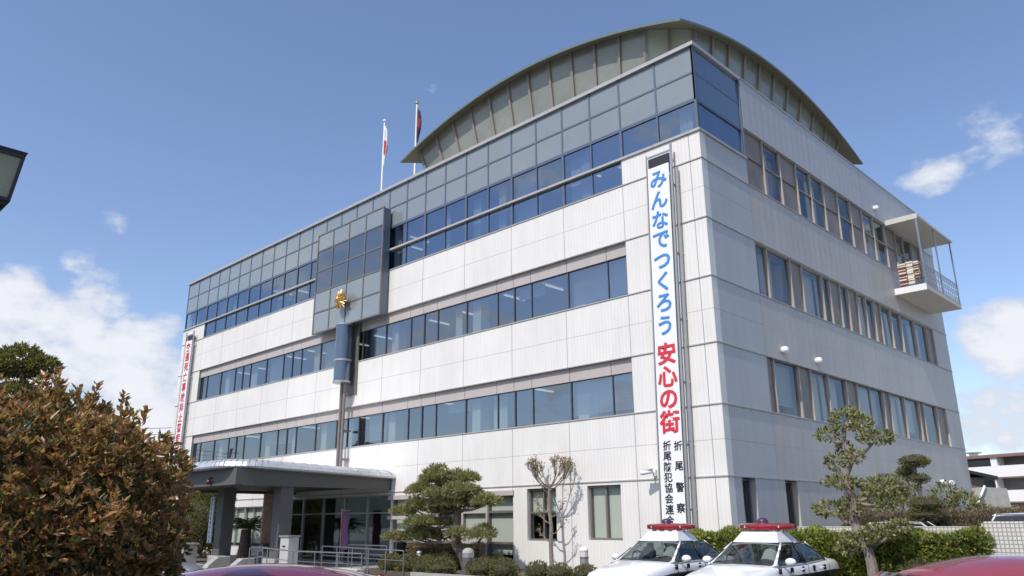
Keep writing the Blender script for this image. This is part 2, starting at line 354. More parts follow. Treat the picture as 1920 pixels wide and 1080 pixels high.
# front wall
f = FB(FRONT); t_ = .35
XL, XR = -36.56, -3.2
f.b(-LEN,0,0,t_,Z3H,Z4S); f.b(-LEN,0,0,t_,Z2H,Z3S); f.b(-LEN,0,0,t_,Z1H,Z2S)
for z0, z1 in ((Z3S,Z3H),(Z2S,Z2H),(Z4S,ZG-.09)): f.b(-LEN,XL,0,t_,z0,z1); f.b(XR,0,0,t_,z0,z1)
G1 = [(-34.8,-25.3,.7,2.75), (-24.95,-16.05,.2,3.05), (-16.0,-8.75,.5,2.95), (-8.05,-6.66,1.25,3.02), (-5.27,-3.88,1.30,3.03)]
xs = [-LEN]+[v for q in G1 for v in q[:2]]+[0]
for i in range(0, len(xs), 2): f.b(xs[i],xs[i+1],0,t_,0,Z1H)
for x0,x1,z0,z1 in G1: f.b(x0,x1,0,t_,0,z0); f.b(x0,x1,0,t_,z1,Z1H)
f.build('wall', MW, B)
# side wall near the corner and beyond
s1 = FB(SIDE); s2 = FB(SIDE); Y0 = 3.15; Y1 = 21.85
for z0, z1 in ((Z3H-.06,Z4S),(Z2H,Z3S+.03),(Z1H,Z2S+.03)):
    s1.b(t_,Y0,0,t_,z0,z1); s2.b(Y0,DEP,0,t_,z0,z1)
s1.b(t_,Y0,0,t_,Z4S,ZG-.09)
for z0, z1 in ((Z3S+.03,Z3H-.06),(Z2S+.03,Z2H)): s1.b(t_,Y0,0,t_,z0,z1); s2.b(Y1,DEP,0,t_,z0,z1)
s2.b(Y1,DEP,0,t_,Z4S,15.6)
SL = [(.80,1.62),(3.58,4.45),(8.1,11.0)]
s1.b(t_,.80,0,t_,0,Z1H); s1.b(1.62,Y0,0,t_,0,Z1H); s2.b(Y0,3.58,0,t_,0,Z1H); s2.b(4.45,8.1,0,t_,0,Z1H); s2.b(11,DEP,0,t_,0,Z1H)
for a,b in SL: (s1 if a < 3 else s2).b(a,b,0,t_,0,1.1 if a < 8 else .3)
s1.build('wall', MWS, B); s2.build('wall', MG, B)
sp = FB(SIDE); sp.b(Y0+.04,DEP,-.03,t_,15.6,ZT-.06); sp.build('parapet', MPAR, B)
bk = MB(); bk.box(-LEN,-t_,DEP-t_,DEP,0,ZT-.06); bk.box(-LEN,-LEN+t_,t_,DEP-t_,0,ZT-.06); bk.build('wall', MW, B)
rf = MB(); rf.box(-LEN+t_,-t_,t_+.05,DEP-t_,17.1,17.3); rf.build('roof_deck', MCONC, B)
inn = MB()
for z in (.25, 3.6, 7.6, 11.75, 15.75): inn.box(-LEN+t_,-t_,t_+.25,DEP-t_,z-.15,z,0)
for z in (3.12, 7.05, 11.1, 15.48): inn.box(-LEN+t_,-t_,t_+.25,DEP-t_,z,z+.04,1)
inn.box(-LEN+t_,-6,6,6.1,.3,17,0); inn.box(-6.1,-6,6.1,DEP-t_,.3,17,0)
for k in range(7): inn.box(-5.92-5.56*k,-5.44-5.56*k,.46,.95,3.2,15.4,2)
for k in range(4): inn.box(-.95,-.46,5.95+5.3*k,6.45+5.3*k,3.2,15.4,2)
for z in (3.6,7.6,11.75):    # desks, cabinets and boards seen dimly through the glass
    for k in range(26):
        x = -3.6-k*1.26-random.random()*.6; h = random.choice((.9,1.1,1.5,1.9)); inn.box(x-random.uniform(.25,.6),x,1.2+random.random()*2,4.2,z,z+h,random.choice((0,1,2)))
for z in (7.03,11.07,15.45):
    for k in range(30):
        if (k*k+k*7+int(z))%11 < 2: inn.box(-3.9-k*1.1,-3.8-k*1.1,1.3+.5*(k%2),2.5+.5*(k%2),z-.05,z-.002,3)
MCL = mat('ceiling_lamp',(.8,.8,.8)); MCL.node_tree.nodes['Principled BSDF'].inputs['Emission Color'].default_value = (1,1,.95,1); MCL.node_tree.nodes['Principled BSDF'].inputs['Emission Strength'].default_value = .7
inn.build('interior', [MDARKIN, MCEIL, mat('interior_pillar',(.62,.62,.58),.9), MCL], B)
# ledges
for z in (Z1H,Z2S,Z2H,Z3S,Z3H,Z4S):
    l = MB(); l.box(-LEN,.03,-.03,-.002,z-.018,z+.018); l.box(.002,.03,-.002,DEP,z-.022,z+.016); l.build('ledge', MLEDGE, B)
l = MB(); l.box(-LEN,.06,-.06,-.002,ZG-.09,ZG); l.box(.002,.06,-.002,Y0,ZG-.09,ZG); l.box(-LEN,0,.0,t_,ZG-.088,ZG-.002); l.box(-t_,0,t_,Y0,ZG-.088,ZG-.002); l.build('ledge', MLEDGE, B)
# windows -----------------------------------------------------------
def window(T, h0, h1, z0, z1, panes=2, dep=.16, trans=(), fr=.05, fm=None, gm=None, cover=None, div=None):
    fb = FB(T); fm = fm or MFRAME
    fb.b(h0,h1,dep-.05,dep+.06,z0,z0+fr); fb.b(h0,h1,dep-.05,dep+.06,z1-fr,z1)
    fb.b(h0,h0+fr,dep-.05,dep+.06,z0+fr,z1-fr); fb.b(h1-fr,h1,dep-.05,dep+.06,z0+fr,z1-fr)
    for h in (div if div is not None else [h0+(h1-h0)*k/panes for k in range(1,panes)]):
        fb.b(h-fr*.5,h+fr*.5,dep-.045,dep+.055,z0+fr,z1-fr)
    for zt in trans: fb.b(h0+fr,h1-fr,dep-.06,dep+.05,zt-fr*.45,zt+fr*.45)
    o = fb.build('window', fm, B)
    p = FB(T); p.quad(T(h0+fr*.5,dep,z0+fr*.5),T(h1-fr*.5,dep,z0+fr*.5),T(h1-fr*.5,dep,z1-fr*.5),T(h0+fr*.5,dep,z1-fr*.5)); p.build('pane', gm or (MSIDEG if T is SIDE else MVIS2), o)
    if cover:
        c = FB(T); kind, a, b, drop = cover
        ha, hb = h0+(h1-h0)*a, h0+(h1-h0)*b
        if kind == 'curtain':
            n = max(3, int((hb-ha)/.09))
            for i in range(n):
                q0 = ha+(hb-ha)*i/n; q1 = ha+(hb-ha)*(i+1)/n; dd = dep+.30+.05*(i%2)
                A = T(q0, dep+.30+.05*(i%2), z0); C = T(q1, dep+.30+.05*((i+1)%2), z1)
                c.quad(T(q0,dep+.30+.05*(i%2),z0),T(q1,dep+.30+.05*((i+1)%2),z0),T(q1,dep+.30+.05*((i+1)%2),z1),T(q0,dep+.30+.05*(i%2),z1))
            c.build('curtain', MCURT, o)
        elif kind == 'roller': c.b(ha,hb,dep+.10,dep+.104,z1-(z1-z0)*drop,z1-.03); c.build('blind', MROLL, o)
        else:
            zb = z1-(z1-z0)*drop; z = z1-.06
            while z > zb: c.quad(T(ha,dep+.24,z),T(hb,dep+.24,z),T(hb,dep+.28,z-.06),T(ha,dep+.28,z-.06)); z -= .075
            c.build('blind', MCURT2, o)
    return o
def rc(p=.55):
    q = random.random()
    if q > p: return None
    if q < p*.6: a = random.random()*.75; return ('curtain', a, min(1, a+random.choice((.1,.15,.25,.4))), 1)
    return ('blind', *(random.choice(((0,.5),(.5,1),(0,1)))), random.choice((.3,.5,.8,1)))
def rs():
    a = random.choice((0,0,.15,.4)); return ('curtain', a, random.choice((.6,.8,1)), 1)
for k in range(12):
    x0, x1 = XL+2.78*k, XL+2.78*(k+1)
    for zs, zh, zb in ((Z3S,Z3H,10.75),(Z2S,Z2H,6.65)):
        dv = x1-.93 if k%2 else x0+.93
        window(FRONT, x0, x1, zs, zb, 2, .18, cover=rc(.6), fr=.022, fm=MMULD, div=[dv])
        sb = FB(FRONT); sb.b(x0+.012,dv-.012,.10,.28,zb,zh); sb.b(dv-.012,dv+.012,.115,.28,zb,zh,1); sb.b(dv+.012,x1-.012,.10,.28,zb,zh); sb.b(x0-.012,x0+.012,.115,.28,zb,zh,1); sb.build('spandrel_panel', [MBEIGE,MMULD], B)
TOPX = [-LEN+.03,-38.3,-36.56]+[XL+1.39*i for i in range(2,25,2)]+[-1.6,-.03]
TOPX = sorted(set([round(v,3) for v in TOPX]))
bays = [(-LEN+.03,XL,1)]+[(XL+2.78*k,XL+2.78*(k+1),2) for k in range(12)]+[(XR,-.03,1)]
for i,(x0,x1,low) in enumerate(bays):
    n = 2
    # two rows of opaque glass above
    sb = FB(FRONT); fm = FB(FRONT)
    for j in range(n):
        a = x0+(x1-x0)*j/n; b = x0+(x1-x0)*(j+1)/n
        for z0,z1 in ((15.54,16.55),(16.55,17.55)): sb.b(a+.03,b-.03,.05,.075,z0+.03,z1-.03)
        for z in (15.54,16.55): fm.b(a+.035,b-.035,.03,.10,z-.035,z+.035)
        fm.b(a-.035,a+.035,.025,.12,15.5,17.55)
    if i == len(bays)-1: fm.b(x1-.07,x1,.02,.12,15.5,17.55)
    o = sb.build('spandrel_glass', MSPAN, B); fm.build('frame', MMULL, o)
    if i in (0, 13): window(FRONT, x0, x1, ZG, 15.5, 2, .08, fr=.05, fm=MMULL, gm=MVIS, cover=rc(.5))
    else: window(FRONT, x0, x1, Z4S+.03, 15.5, 2, .08, (ZG,), fr=.05, fm=MMULL, gm=MVIS, cover=rc(.5))
# corner glass on the side
sb = FB(SIDE); fm = FB(SIDE)
for z0,z1 in ((15.54,16.55),(16.55,17.55)): sb.b(.05,Y0-.03,.05,.075,z0+.02,z1-.02)
for z in (15.54,16.55): fm.b(.16,Y0-.035,.04,.10,z-.02,z+.02)
fm.b(Y0-.04,Y0+.04,-.02,.12,ZG,17.55); fm.b(.02,.10,.02,.10,ZG,17.55)
MSPANS = mat('side_spandrel_glass', (.05,.10,.175), .06, spec=.9, coat=.8)
o = sb.build('spandrel_glass', MSPANS, B); fm.build('frame', MMULL, o)
window(SIDE, .11, Y0-.05, ZG, 15.5, 1, .08, fr=.05, fm=MMULL, gm=MVIS)
cp = MB(); cp.box(-LEN,.05,-.06,.30,17.55,ZT); cp.box(-.30,.05,.30,Y0,17.55,ZT); cp.box(-.36,.06,Y0,DEP,ZT-.06,ZT); cp.box(-LEN,-LEN+.36,.30,DEP,ZT-.06,ZT); cp.build('parapet_cap', MPCAP, B)
# side windows and brown louvres
def infill(h0, h1, z0, z1, dark=False):
    c = FB(SIDE); c.b(h0,h1,.10,.16,z0,z1)
    c.b(h0+.02,h0+.05,.085,.10,z0+.02,z1-.02); c.b(h1-.05,h1-.02,.085,.10,z0+.02,z1-.02); c.b(h0+.05,h1-.05,.085,.10,z1-.05,z1-.02)
    c.build('infill_panel', MLOUV, B)
def post(h, z0, z1):
    c = FB(SIDE); c.b(h-.028,h+.028,.02,.16,z0,z1); c.build('window_post', MPOST, B)
seq4 = [(3.2,4.62,'l'),(4.62,6.0,'g'),(6.0,7.42,'l'),(7.42,8.7,'g'),(8.7,9.97,'g'),(9.97,11.42,'l'),(11.42,12.8,'g'),(12.8,14.13,'l'),(14.13,15.45,'g'),(15.45,16.95,'g'),(16.95,18.3,'l'),(18.3,19.4,'g'),(19.4,20.6,'g'),(20.6,21.85,'l')]
for a,b,k in seq4:
    if k == 'l': infill(a+.05,b,Z4S+.03,14.5); infill(a+.05,b,14.56,15.6)
    else: window(SIDE,a+.05,b,Z4S+.03,15.6,1,.10,(14.53,),fr=.03,fm=MPOST,cover=rs())
    if k == 'l' or True: post(a, Z4S+.03, 15.6)
seq3 = [(3.2,4.05,'d'),(4.05,5.87,'g'),(5.87,6.84,'l'),(6.84,8.63,'g'),(8.63,9.36,'g'),(9.36,10.34,'l'),(10.34,11.17,'g'),(11.17,12.13,'l'),(12.13,13.06,'g'),(13.06,14.0,'g'),(14.0,14.75,'l'),(14.75,16.02,'g'),(16.02,17.31,'g'),(17.31,19.12,'g'),(19.12,20.93,'g'),(20.93,21.85,'l')]
for a,b,k in seq3:
    z0,z1 = Z3S+.03, Z3H-.06
    if k == 'l': infill(a+.05,b,z0,z1)
    else: window(SIDE,a+.05,b,z0,z1,1,.12,fr=.03,fm=MPOST,cover=None if k=='d' else rs())
    post(a,z0,z1)
seq2 = [(3.2,3.72,'l'),(3.72,5.59,'b'),(5.59,6.55,'l'),(6.55,8.04,'c'),(8.04,9.74,'c'),(9.74,10.8,'l'),(10.8,13.58,'b'),(13.58,14.33,'l'),(14.33,16.1,'c'),(16.1,18.01,'b'),(18.01,18.6,'l'),(18.6,20.49,'c'),(20.49,21.85,'l')]
for a,b,k in seq2:
    z0,z1 = Z2S+.03, Z2H
    if k == 'l': infill(a+.05,b,z0,z1)
    else: window(SIDE,a+.05,b,z0,z1,1 if b-a < 2.2 else 2,.12,fr=.03,fm=MPOST,cover=('blind',0,1,random.choice((.8,1))) if k=='b' else ('curtain',.03,random.choice((.7,.97)),1))
    post(a,z0,z1)
for a,b in SL[:2]: window(SIDE,a,b,1.1,Z1H-.04,1,.24,(1.75,),fr=.05,cover=None)
window(SIDE,8.1,11.0,.3,Z1H-.04,2,.24,fr=.06,fm=MBLACK)
# ground floor windows on the front
for x0,x1,z0,z1 in G1[3:]: window(FRONT,x0,x1,z0,z1,2,.16,(z0+.95,) if x0 < -6 else (),fr=.07,fm=MFRAME,gm=MCLEAR,cover=('roller',0,1,.97) if x0 > -6 else ('roller',0,1,.52))
for i in range(5):
    x0 = -16+i*1.45; window(FRONT,x0,x0+1.45 if i<4 else -8.75,.5,2.95,1,.14,(1.15,2.25),fr=.09,fm=MBEIGE if i%2 else MFRAME,gm=MCLEAR,cover=('roller',.06,.94,(.62,.97,.80,.97,.9)[i]))
for i in range(5):
    x0 = -34.8+i*1.9; window(FRONT,x0,x0+1.9,.7,2.75,2,.14,(2.1,),fr=.07,fm=MFRAMEL,gm=MCLEAR,cover=('roller',.04,.96,.9))
l = FB(FRONT); l.b(-16.2,-8.7,-.06,-.003,2.82,3.0); l.b(-16.2,-14.4,-.07,-.003,2.02,2.16); l.build('lintel', MBEIGE, B)
# entrance glazing
for i in range(5):
    x0 = -24.95+i*1.78; w_ = window(FRONT,x0,x0+1.78,.2,3.05,1,.1,(2.3,),fr=.06,fm=MFRAMEL,gm=MVIS2)
# emblem bay: projecting glass panel
eb = MB(); X0,X1,YF = -22.5,-16.8,-.5
eb.box(X0+.02,X1-.02,YF+.06,-.07,11.1,16.40); EBAY = eb.build('emblem_bay', MMULL, B)
for j in range(4):
    a = X0+(X1-X0)*j/4; b = X0+(X1-X0)*(j+1)/4
    s_ = MB(); v_ = MB()
    for z0,z1,op in ((11.10,12.18,1),(12.18,13.26,1),(13.26,14.40,0),(14.40,15.52,0),(15.52,16.42,1)):
        (s_ if op else v_).box(a+.035,b-.035,YF+.01,YF+.045,z0+.035,z1-.035)
    s_.build('spandrel_glass', MSPAN, EBAY); v_.build('pane', mat('bay_vision_glass', (.035,.055,.085), .03, spec=1.0, coat=1), EBAY)
fm = MB()
for j in range(5): x = X0+(X1-X0)*j/4; fm.box(x-.035,x+.035,YF-.02,YF+.055,11.06,16.44)
for z in (11.10,12.18,13.26,14.40,15.52,16.42):
    for j in range(4): fm.box(X0+(X1-X0)*j/4+.037,X0+(X1-X0)*(j+1)/4-.037,YF-.015,YF+.055,z-.035,z+.035)
fm.build('frame', MFRAME, EBAY)
# emblem: gold sun-ray star
em = MB(); ec = Vector((-19.62,YF-.30,12.28))
for lay,(nr,ro,ri,dy,off) in enumerate(((10,.56,.30,.0,math.pi/2),(10,.50,.28,.06,math.pi/2+math.pi/10),(10,.36,.17,.14,math.pi/2))):
    for k in range(nr):
        a = off+2*math.pi*k/nr; h = math.pi/nr
        tip = ec+Vector((ro*math.cos(a),-dy+.02,ro*math.sin(a))); l1 = ec+Vector((ri*math.cos(a-h),-dy,ri*math.sin(a-h))); l2 = ec+Vector((ri*math.cos(a+h),-dy,ri*math.sin(a+h)))
        rid = ec+Vector((ri*.6*math.cos(a),-dy-.12,ri*.6*math.sin(a))); ctr = ec+Vector((0,-dy-.05,0)); bkp = ec+Vector((ro*.5*math.cos(a),.08,ro*.5*math.sin(a)))
        em.add([tip,l1,rid,l2,ctr,bkp],[(0,1,2),(0,2,3),(1,4,2),(2,4,3),(0,5,1),(0,3,5)])
em.tube([ec+Vector((0,.34,0)),ec],.07,8); em.lathe((0,0,0),[(.01,0)],3)
emo = em.build('emblem', MGOLD, B)
sph = core('emblem_centre', (ec.x,ec.y-.19,ec.z), (.15,.10,.15), MGOLD, emo, 14)
# glass drum and mast below
rec = MB(); rec.box(-20.15,-19.0,-.06,-.004,7.7,11.04); rec.build('drum_backing', MFRAME, B)
dr = MB(); dr.lathe((-19.55,-.52,8.3),[(.40,0),(.40,2.78)],28); dro = dr.build('glass_drum', mat('blue_drum_glass', (.035,.065,.105), .04, spec=1, coat=1), B, smooth=True)
rg = MB()
for z in (8.22,9.25,11.0): rg.lathe((-19.55,-.52,z),[(.43,0),(.43,.09)],28)
rg.build('ring', MFRAMEL, dro, smooth=True)
ms = MB(); ms.tube([(-19.68,-.42,8.22),(-19.68,-.42,3.95)],.075,10); ms.tube([(-19.42,-.42,8.22),(-19.42,-.42,3.95)],.075,10)
for z in (7.7,6,4.7): ms.box(-19.75,-19.35,-.42,0,z-.04,z+.04)
ms.build('mast', mat('brown_pipe', (.24,.205,.185), .4, metal=.4), B, smooth=True)

# arched roof
AX0,AX1,AY0,AY1 = -18.07,-1.13,1.3,18.7; ZC,SG = 19.87,1.53
def dome(x, y):
    u = (2*x-AX0-AX1)/(AX1-AX0); v = (2*y-AY0-AY1)/(AY1-AY0); return ZC+SG*(2-u*u-v*v)
n = 28; top = MB(); vs = []; fs = []; mi = []
for lay in (0,1):
    for i in range(n+1):
        for j in range(n+1):
            x = AX0+(AX1-AX0)*i/n; y = AY0+(AY1-AY0)*j/n
            vs.append((x,y,dome(x,y)-(.10 if lay else 0)))
q = (n+1)**2
for i in range(n):
    for j in range(n):
        a = i*(n+1)+j; fs.append((a,a+n+1,a+n+2,a+1)); mi.append(0); fs.append((q+a,q+a+1,q+a+n+2,q+a+n+1)); mi.append(1)
for i in range(n):
    for a,b in ((i*(n+1),(i+1)*(n+1)),(i*(n+1)+n,(i+1)*(n+1)+n),(i,i+1),(n*(n+1)+i,n*(n+1)+i+1)): fs.append((a,b,q+b,q+a)); mi.append(0)
top.add(vs,fs); top.m = mi
ar = top.build('arched_roof', [MCOPPER, MSOFF], B, smooth=True)
IN_T, IN_B, CH, CHL = .50, 1.20, 1.35, .5
def cl_pt(side, t, inset, zz=None):
    """point on the outward leaning clerestory: side 0 front, 1 right; t runs along the wall"""
    if side == 0: x = AX0+inset+CHL+(AX1-AX0-2*inset-CH-CHL)*t; y = AY0+inset
    elif side == 1: x = AX1-inset; y = AY0+inset+CH+(AY1-AY0-2*inset-2*CH)*t
    elif side == 2: x = AX1-inset-CH+CH*t; y = AY0+inset+CH*t
    elif side == 3: x = AX0+inset+CHL*(1-t); y = AY0+inset+CHL*t
    return (x, y, dome(x,y)-.10 if zz is None else zz)
for side,np_ in ((0,11),(1,10),(2,2),(3,1)):
    mull = MB(); pan = MB()
    for k in range(np_):
        sub = 4
        for m_ in range(sub):
            t0 = (k+m_/sub)/np_; t1 = (k+(m_+1)/sub)/np_
            pan.quad(cl_pt(side,t0,IN_B,17.3),cl_pt(side,t1,IN_B,17.3),cl_pt(side,t1,IN_T),cl_pt(side,t0,IN_T))
    for k in range(np_+1):
        a = Vector(cl_pt(side,k/np_,IN_B,17.3)); b = Vector(cl_pt(side,k/np_,IN_T)); 
        hdir = Vector((1,0,0)) if side == 0 else Vector((0,1,0)) if side == 1 else Vector((.7,.7,0)) if side == 2 else Vector((-.7,.7,0)); od = Vector((0,-1,0)) if side == 0 else Vector((1,0,0)) if side == 1 else Vector((.7,-.7,0)) if side == 2 else Vector((-.7,-.7,0))
        hw = hdir*.055; c8 = []
        for p in (a,b):
            for s_ in (-1,1):
                for e_ in (.002,.09): c8.append(p+hw*s_+od*e_)
        mull.add(c8,[(0,1,3,2),(4,6,7,5),(0,4,5,1),(2,3,7,6),(1,5,7,3),(0,2,6,4)])
    o = pan.build('clerestory_glass', MCLERL if side > 1 else MCLER, ar); mull.build('clerestory_mullion', mat('clerestory_mullion', (.26,.235,.20), .5), ar)
bx = MB(); bx.box(AX0+2.2,AX1-2.2,AY0+2.2,AY1-2.2,17.3,20.5); bx.build('roof_core', MDARKIN, ar)

# balcony on the side wall
bl = MB(); BY0,BY1,BD = 16.95,22.2,1.42
bl.box(.003,BD,BY0,BY1,12.06,12.26); balc = bl.build('balcony', mat('balcony_slab', (.60,.56,.49), .7, noise_amt=.08), B)
c = MB(); c.box(.003,BD+.05,BY0+.1,BY1+.2,15.66,15.76,0); c.box(.003,BD+.05,BY0+.06,BY0+.1,15.55,15.80,0); c.build('balcony_roof', mat('balcony_roof_panel', (.56,.54,.48), .6, noise_amt=.08), balc)
c = MB(); c.box(.01,BD,BY0-.03,BY0-.002,12.02,12.32); c.build('balcony_edge', MWHITE, balc)
for y in (BY0+.12, 19.6, BY1-.04):
    c = MB(); c.box(BD-.07,BD-.005,y-.035,y+.035,12.26,15.66); c.build('balcony_post', MSTEEL, balc)
rl = MB()
def lattice(p0, p1, z0, z1, nx):
    p0, p1 = Vector(p0), Vector(p1)
    for z in (z0+.03, z1): rl.tube([p0+Vector((0,0,z)),p1+Vector((0,0,z))],.022,6)
    for i in range(nx):
        a = p0.lerp(p1,i/nx); b = p0.lerp(p1,(i+1)/nx)
        for j in range(3):
            za = z0+(z1-z0)*j/3; zb = z0+(z1-z0)*(j+1)/3
            rl.tube([a+Vector((0,0,za)),b+Vector((0,0,zb))],.011,4,cap=False); rl.tube([a+Vector((0,0,zb)),b+Vector((0,0,za))],.011,4,cap=False)
        rl.tube([a+Vector((0,0,z0)),a+Vector((0,0,z1))],.012,4)
lattice((BD-.04,BY0+.1,0),(BD-.04,BY1-.04,0),12.30,13.35,15); lattice((.05,BY0+.05,0),(BD-.04,BY0+.05,0),12.30,13.35,4)
rl.build('balcony_railing', MSTEEL, balc)
# security camera, vent caps (top-level things)
def vent(x, y, z, label):
    m = MB(); m.lathe((0,0,0),[(.11,0),(.13,.03),(.13,.14),(.10,.20),(.04,.23)],16)
    o = m.build('vent_cap', MWHITE, None, smooth=True); o.rotation_euler = (0,R(90),0); o.location = (x,y,z); tag(o,label,'vent cap','white vent caps on the side wall')
vent(.004,4.4,7.5,'white vent cap above the second-floor side windows, nearest the building corner')
vent(.004,7.1,7.5,'white vent cap on the side wall above the second-floor curtained windows')
vent(.004,19.27,3.5,'white vent cap low on the side wall, left one of the far low pair')
vent(.004,20.52,3.5,'white vent cap low on the side wall, right one of the far low pair')
vent(.034,15.7,16.05,'white vent cap on the metal parapet just left of the balcony roof')
vent(.034,18.4,16.15,'white vent cap on the metal parapet above the balcony roof')
sc = thing('security_camera','white bullet security camera on a wall bracket beside the tall banner','camera',(-2.5,0,3.33))
m = MB(); m.box(-.06,.06,-.10,-.003,-.1,.1); m.tube([(0,-.1,0),(0,-.36,.02)],.03,8); m.build('bracket', MWHITE, sc)
m = MB(); m.tube([(.14,-.36,.03),(-.22,-.46,-.02)],.065,12); m.box(-.2,.16,-.49,-.33,.09,.105); m.build('housing', MWHITE, sc, smooth=True)
m = MB(); m.tube([(-.221,-.46,-.02),(-.235,-.464,-.022)],.05,12); m.build('lens', MBLACK, sc)

# bedding on the balcony
bd = thing('airing_bedding','red and cream striped bedding airing on the small balcony railing','bedding',(0,0,0))
m = MB()
MBED = mat('cream_quilt', (.72,.66,.56), .9, noise_amt=.15, noise_scale=5); MBEDR = mat('dark_red_quilt', (.20,.045,.04), .9)
def quilt(x0,x1,ztop,zbot,mm,name,y=BY0+.05,stripe=True):
    a = MB(); nn = 12
    for i in range(nn):
        z0 = ztop-(ztop-zbot)*i/nn; z1 = ztop-(ztop-zbot)*(i+1)/nn; bul = .09+.03*math.sin(i*1.7)
        a.box(x0+.01*(i%2),x1-.01*(i%3),y-bul,y-.03,z1,z0-.004,(i%2) if stripe else 0)
    a.box(x0,x1,y-.12,y+.14,ztop+.002,ztop+.09,0); a.box(x0+.02,x1-.02,y+.04,y+.11,zbot+.2,ztop,0)
    return a.build(name,mm,bd,bevel=.02)
quilt(.30,.66,13.36,12.36,[MBED,MBEDR],'quilt'); quilt(.68,.98,13.40,12.40,[MBED,MBED],'mattress'); quilt(1.0,1.22,13.36,12.6,[MBED,MBEDR],'quilt')

# ================================================================== BANNERS
bt = thing('banner','tall white vertical banner with blue and red lettering near the building corner','banner',(0,0,0))
TILT = .022
def bx_(z): return -1.93-(13.49-z)*TILT
def slab(mb, x0off, x1off, y0, y1, z0, z1):
    mb.add([(bx_(z0)+x0off,y0,z0),(bx_(z0)+x1off,y0,z0),(bx_(z0)+x1off,y1,z0),(bx_(z0)+x0off,y1,z0),(bx_(z1)+x0off,y0,z1),(bx_(z1)+x1off,y0,z1),(bx_(z1)+x1off,y1,z1),(bx_(z1)+x0off,y1,z1)],
           [(0,3,2,1),(4,5,6,7),(0,1,5,4),(1,2,6,5),(2,3,7,6),(3,0,4,7)])
m = MB(); slab(m,0,.84,-.265,-.25,1.3,13.42); m.build('cloth', MSIGN, bt)
m = MB(); slab(m,-.07,-.03,-.26,-.22,1.2,13.95); slab(m,.90,.97,-.27,-.20,1.2,14.10); slab(m,1.03,1.10,-.16,-.08,1.2,13.2)
slab(m,-.03,.90,-.26,-.22,13.82,13.88); slab(m,-.03,.90,-.26,-.22,1.2,1.25)
for z in (2.2,4.1,6.0,8.0,10.2,12.6): slab(m,.90,.97,-.20,0,z-.03,z+.03); slab(m,-.07,-.03,-.22,0,z-.03,z+.03); slab(m,1.03,1.10,-.08,0,z-.03,z+.03)
m.build('frame', MFRAMEL, bt)
m = MB(); slab(m,.02,.84,-.24,-.06,13.46,13.78); m.build('winch_box', MBLACK, bt)
def bxf(h, z, e): return Vector((bx_(z)+h, -.268-e, z))
zs_b = [12.93,12.20,11.48,10.77,10.03,9.34,8.63,7.88]
glyphs('lettering', [(c,.42,z,.70) for c,z in zip('みんなでつくろう',zs_b)], MBLUE, bt, bxf, .022)
glyphs('lettering', [(c,.43,z,.72) for c,z in zip('安心の街',(6.97,6.24,5.52,4.83))], MRED, bt, bxf, .028)
it = [(c,.29,4.11-.315*i,.30) for i,c in enumerate('折尾防犯協会連合')]+[(c,.69,z,.30) for c,z in zip('折尾警察署',(4.08,3.48,2.86,2.26,1.68))]
glyphs('lettering', it, MINK, bt, bxf, .010)

lb = thing('banner','narrow white vertical banner with red lettering at the far left end of the facade','banner',(0,0,0))
m = MB(); m.box(-38.50,-37.60,-.265,-.25,4.1,13.35); m.build('cloth', MSIGN, lb)
m = MB(); m.box(-38.62,-38.56,-.26,-.2,3.9,13.95); m.box(-37.54,-37.46,-.27,-.2,3.9,13.95); m.box(-38.56,-37.54,-.26,-.2,13.7,13.76)
for z in (4.4,6.5,8.7,10.9,13.0): m.box(-38.62,-38.56,-.2,0,z-.03,z+.03); m.box(-37.54,-37.46,-.2,0,z-.03,z+.03)
m.build('frame', MFRAMEL, lb)
m = MB(); m.box(-38.4,-37.7,-.25,-.05,13.42,13.68); m.build('winch_box', MBLACK, lb)
glyphs('lettering', [(c,-38.05,12.92-.65*i,.60) for i,c in enumerate('交通死亡事故抑止警報発令中')], MRED, lb, lambda h,z,e: Vector((h,-.268-e,z)), .02)

# ================================================================== FLAGS
def flag(x, y, ztop, label, kind):
    o = thing('flagpole', label, 'flag', (x,y,17.3))
    h = ztop-17.3
    m = MB(); m.tube([(0,0,0),(0,0,h-.1)],[.075,.05],10); m.build('pole', MWHITE, o, smooth=True)
    m = MB(); m.lathe((0,0,h-.1),[(.03,0),(.11,.06),(.11,.14),(.03,.2)],12); m.build('finial', MGOLD if kind else MWHITE, o, smooth=True)
    vs = []; fs = []; mi = []; nx, nz = 10, 14; W, H = (.26,2.5) if kind == 0 else (.34,2.0)
    for i in range(nx+1):
        for j in range(nz+1):
            a = i/nx; b = j/nz; s = .3+.7*math.sin(math.pi*min(1,b*.9+.12))
            vs.append((.06+W*a*s, .10*math.sin(a*9+b*2)*s, h-.35-H*b-.25*a))
    for i in range(nx):
        for j in range(nz):
            k = i*(nz+1)+j; fs.append((k,k+nz+1,k+nz+2,k+1))
            cx, cz = (i+.5)/nx, (j+.5)/nz
            mi.append(1 if (kind == 0 and (cx-.5)**2/.16+(cz-.52)**2/.035 < 1) else (1 if kind and .3 < cz < .6 and cx > .35 else 0))
    m = MB(); m.add(vs,fs); m.m = mi
    cl = m.build('cloth', [MSIGN,mat('flag_red',(.60,.06,.06),.8)] if kind == 0 else [mat('flag_maroon',(.085,.03,.05),.8),mat('flag_dull_red',(.28,.06,.05),.8)], o, smooth=True)
    sol = cl.modifiers.new('thickness','SOLIDIFY'); sol.thickness = .006
flag(-22,3,24.4,'white flag with red disc hanging limp on the left roof flagpole',0)
flag(-19,3,24.35,'dark maroon flag hanging limp on the roof flagpole beside the arched roof',1)

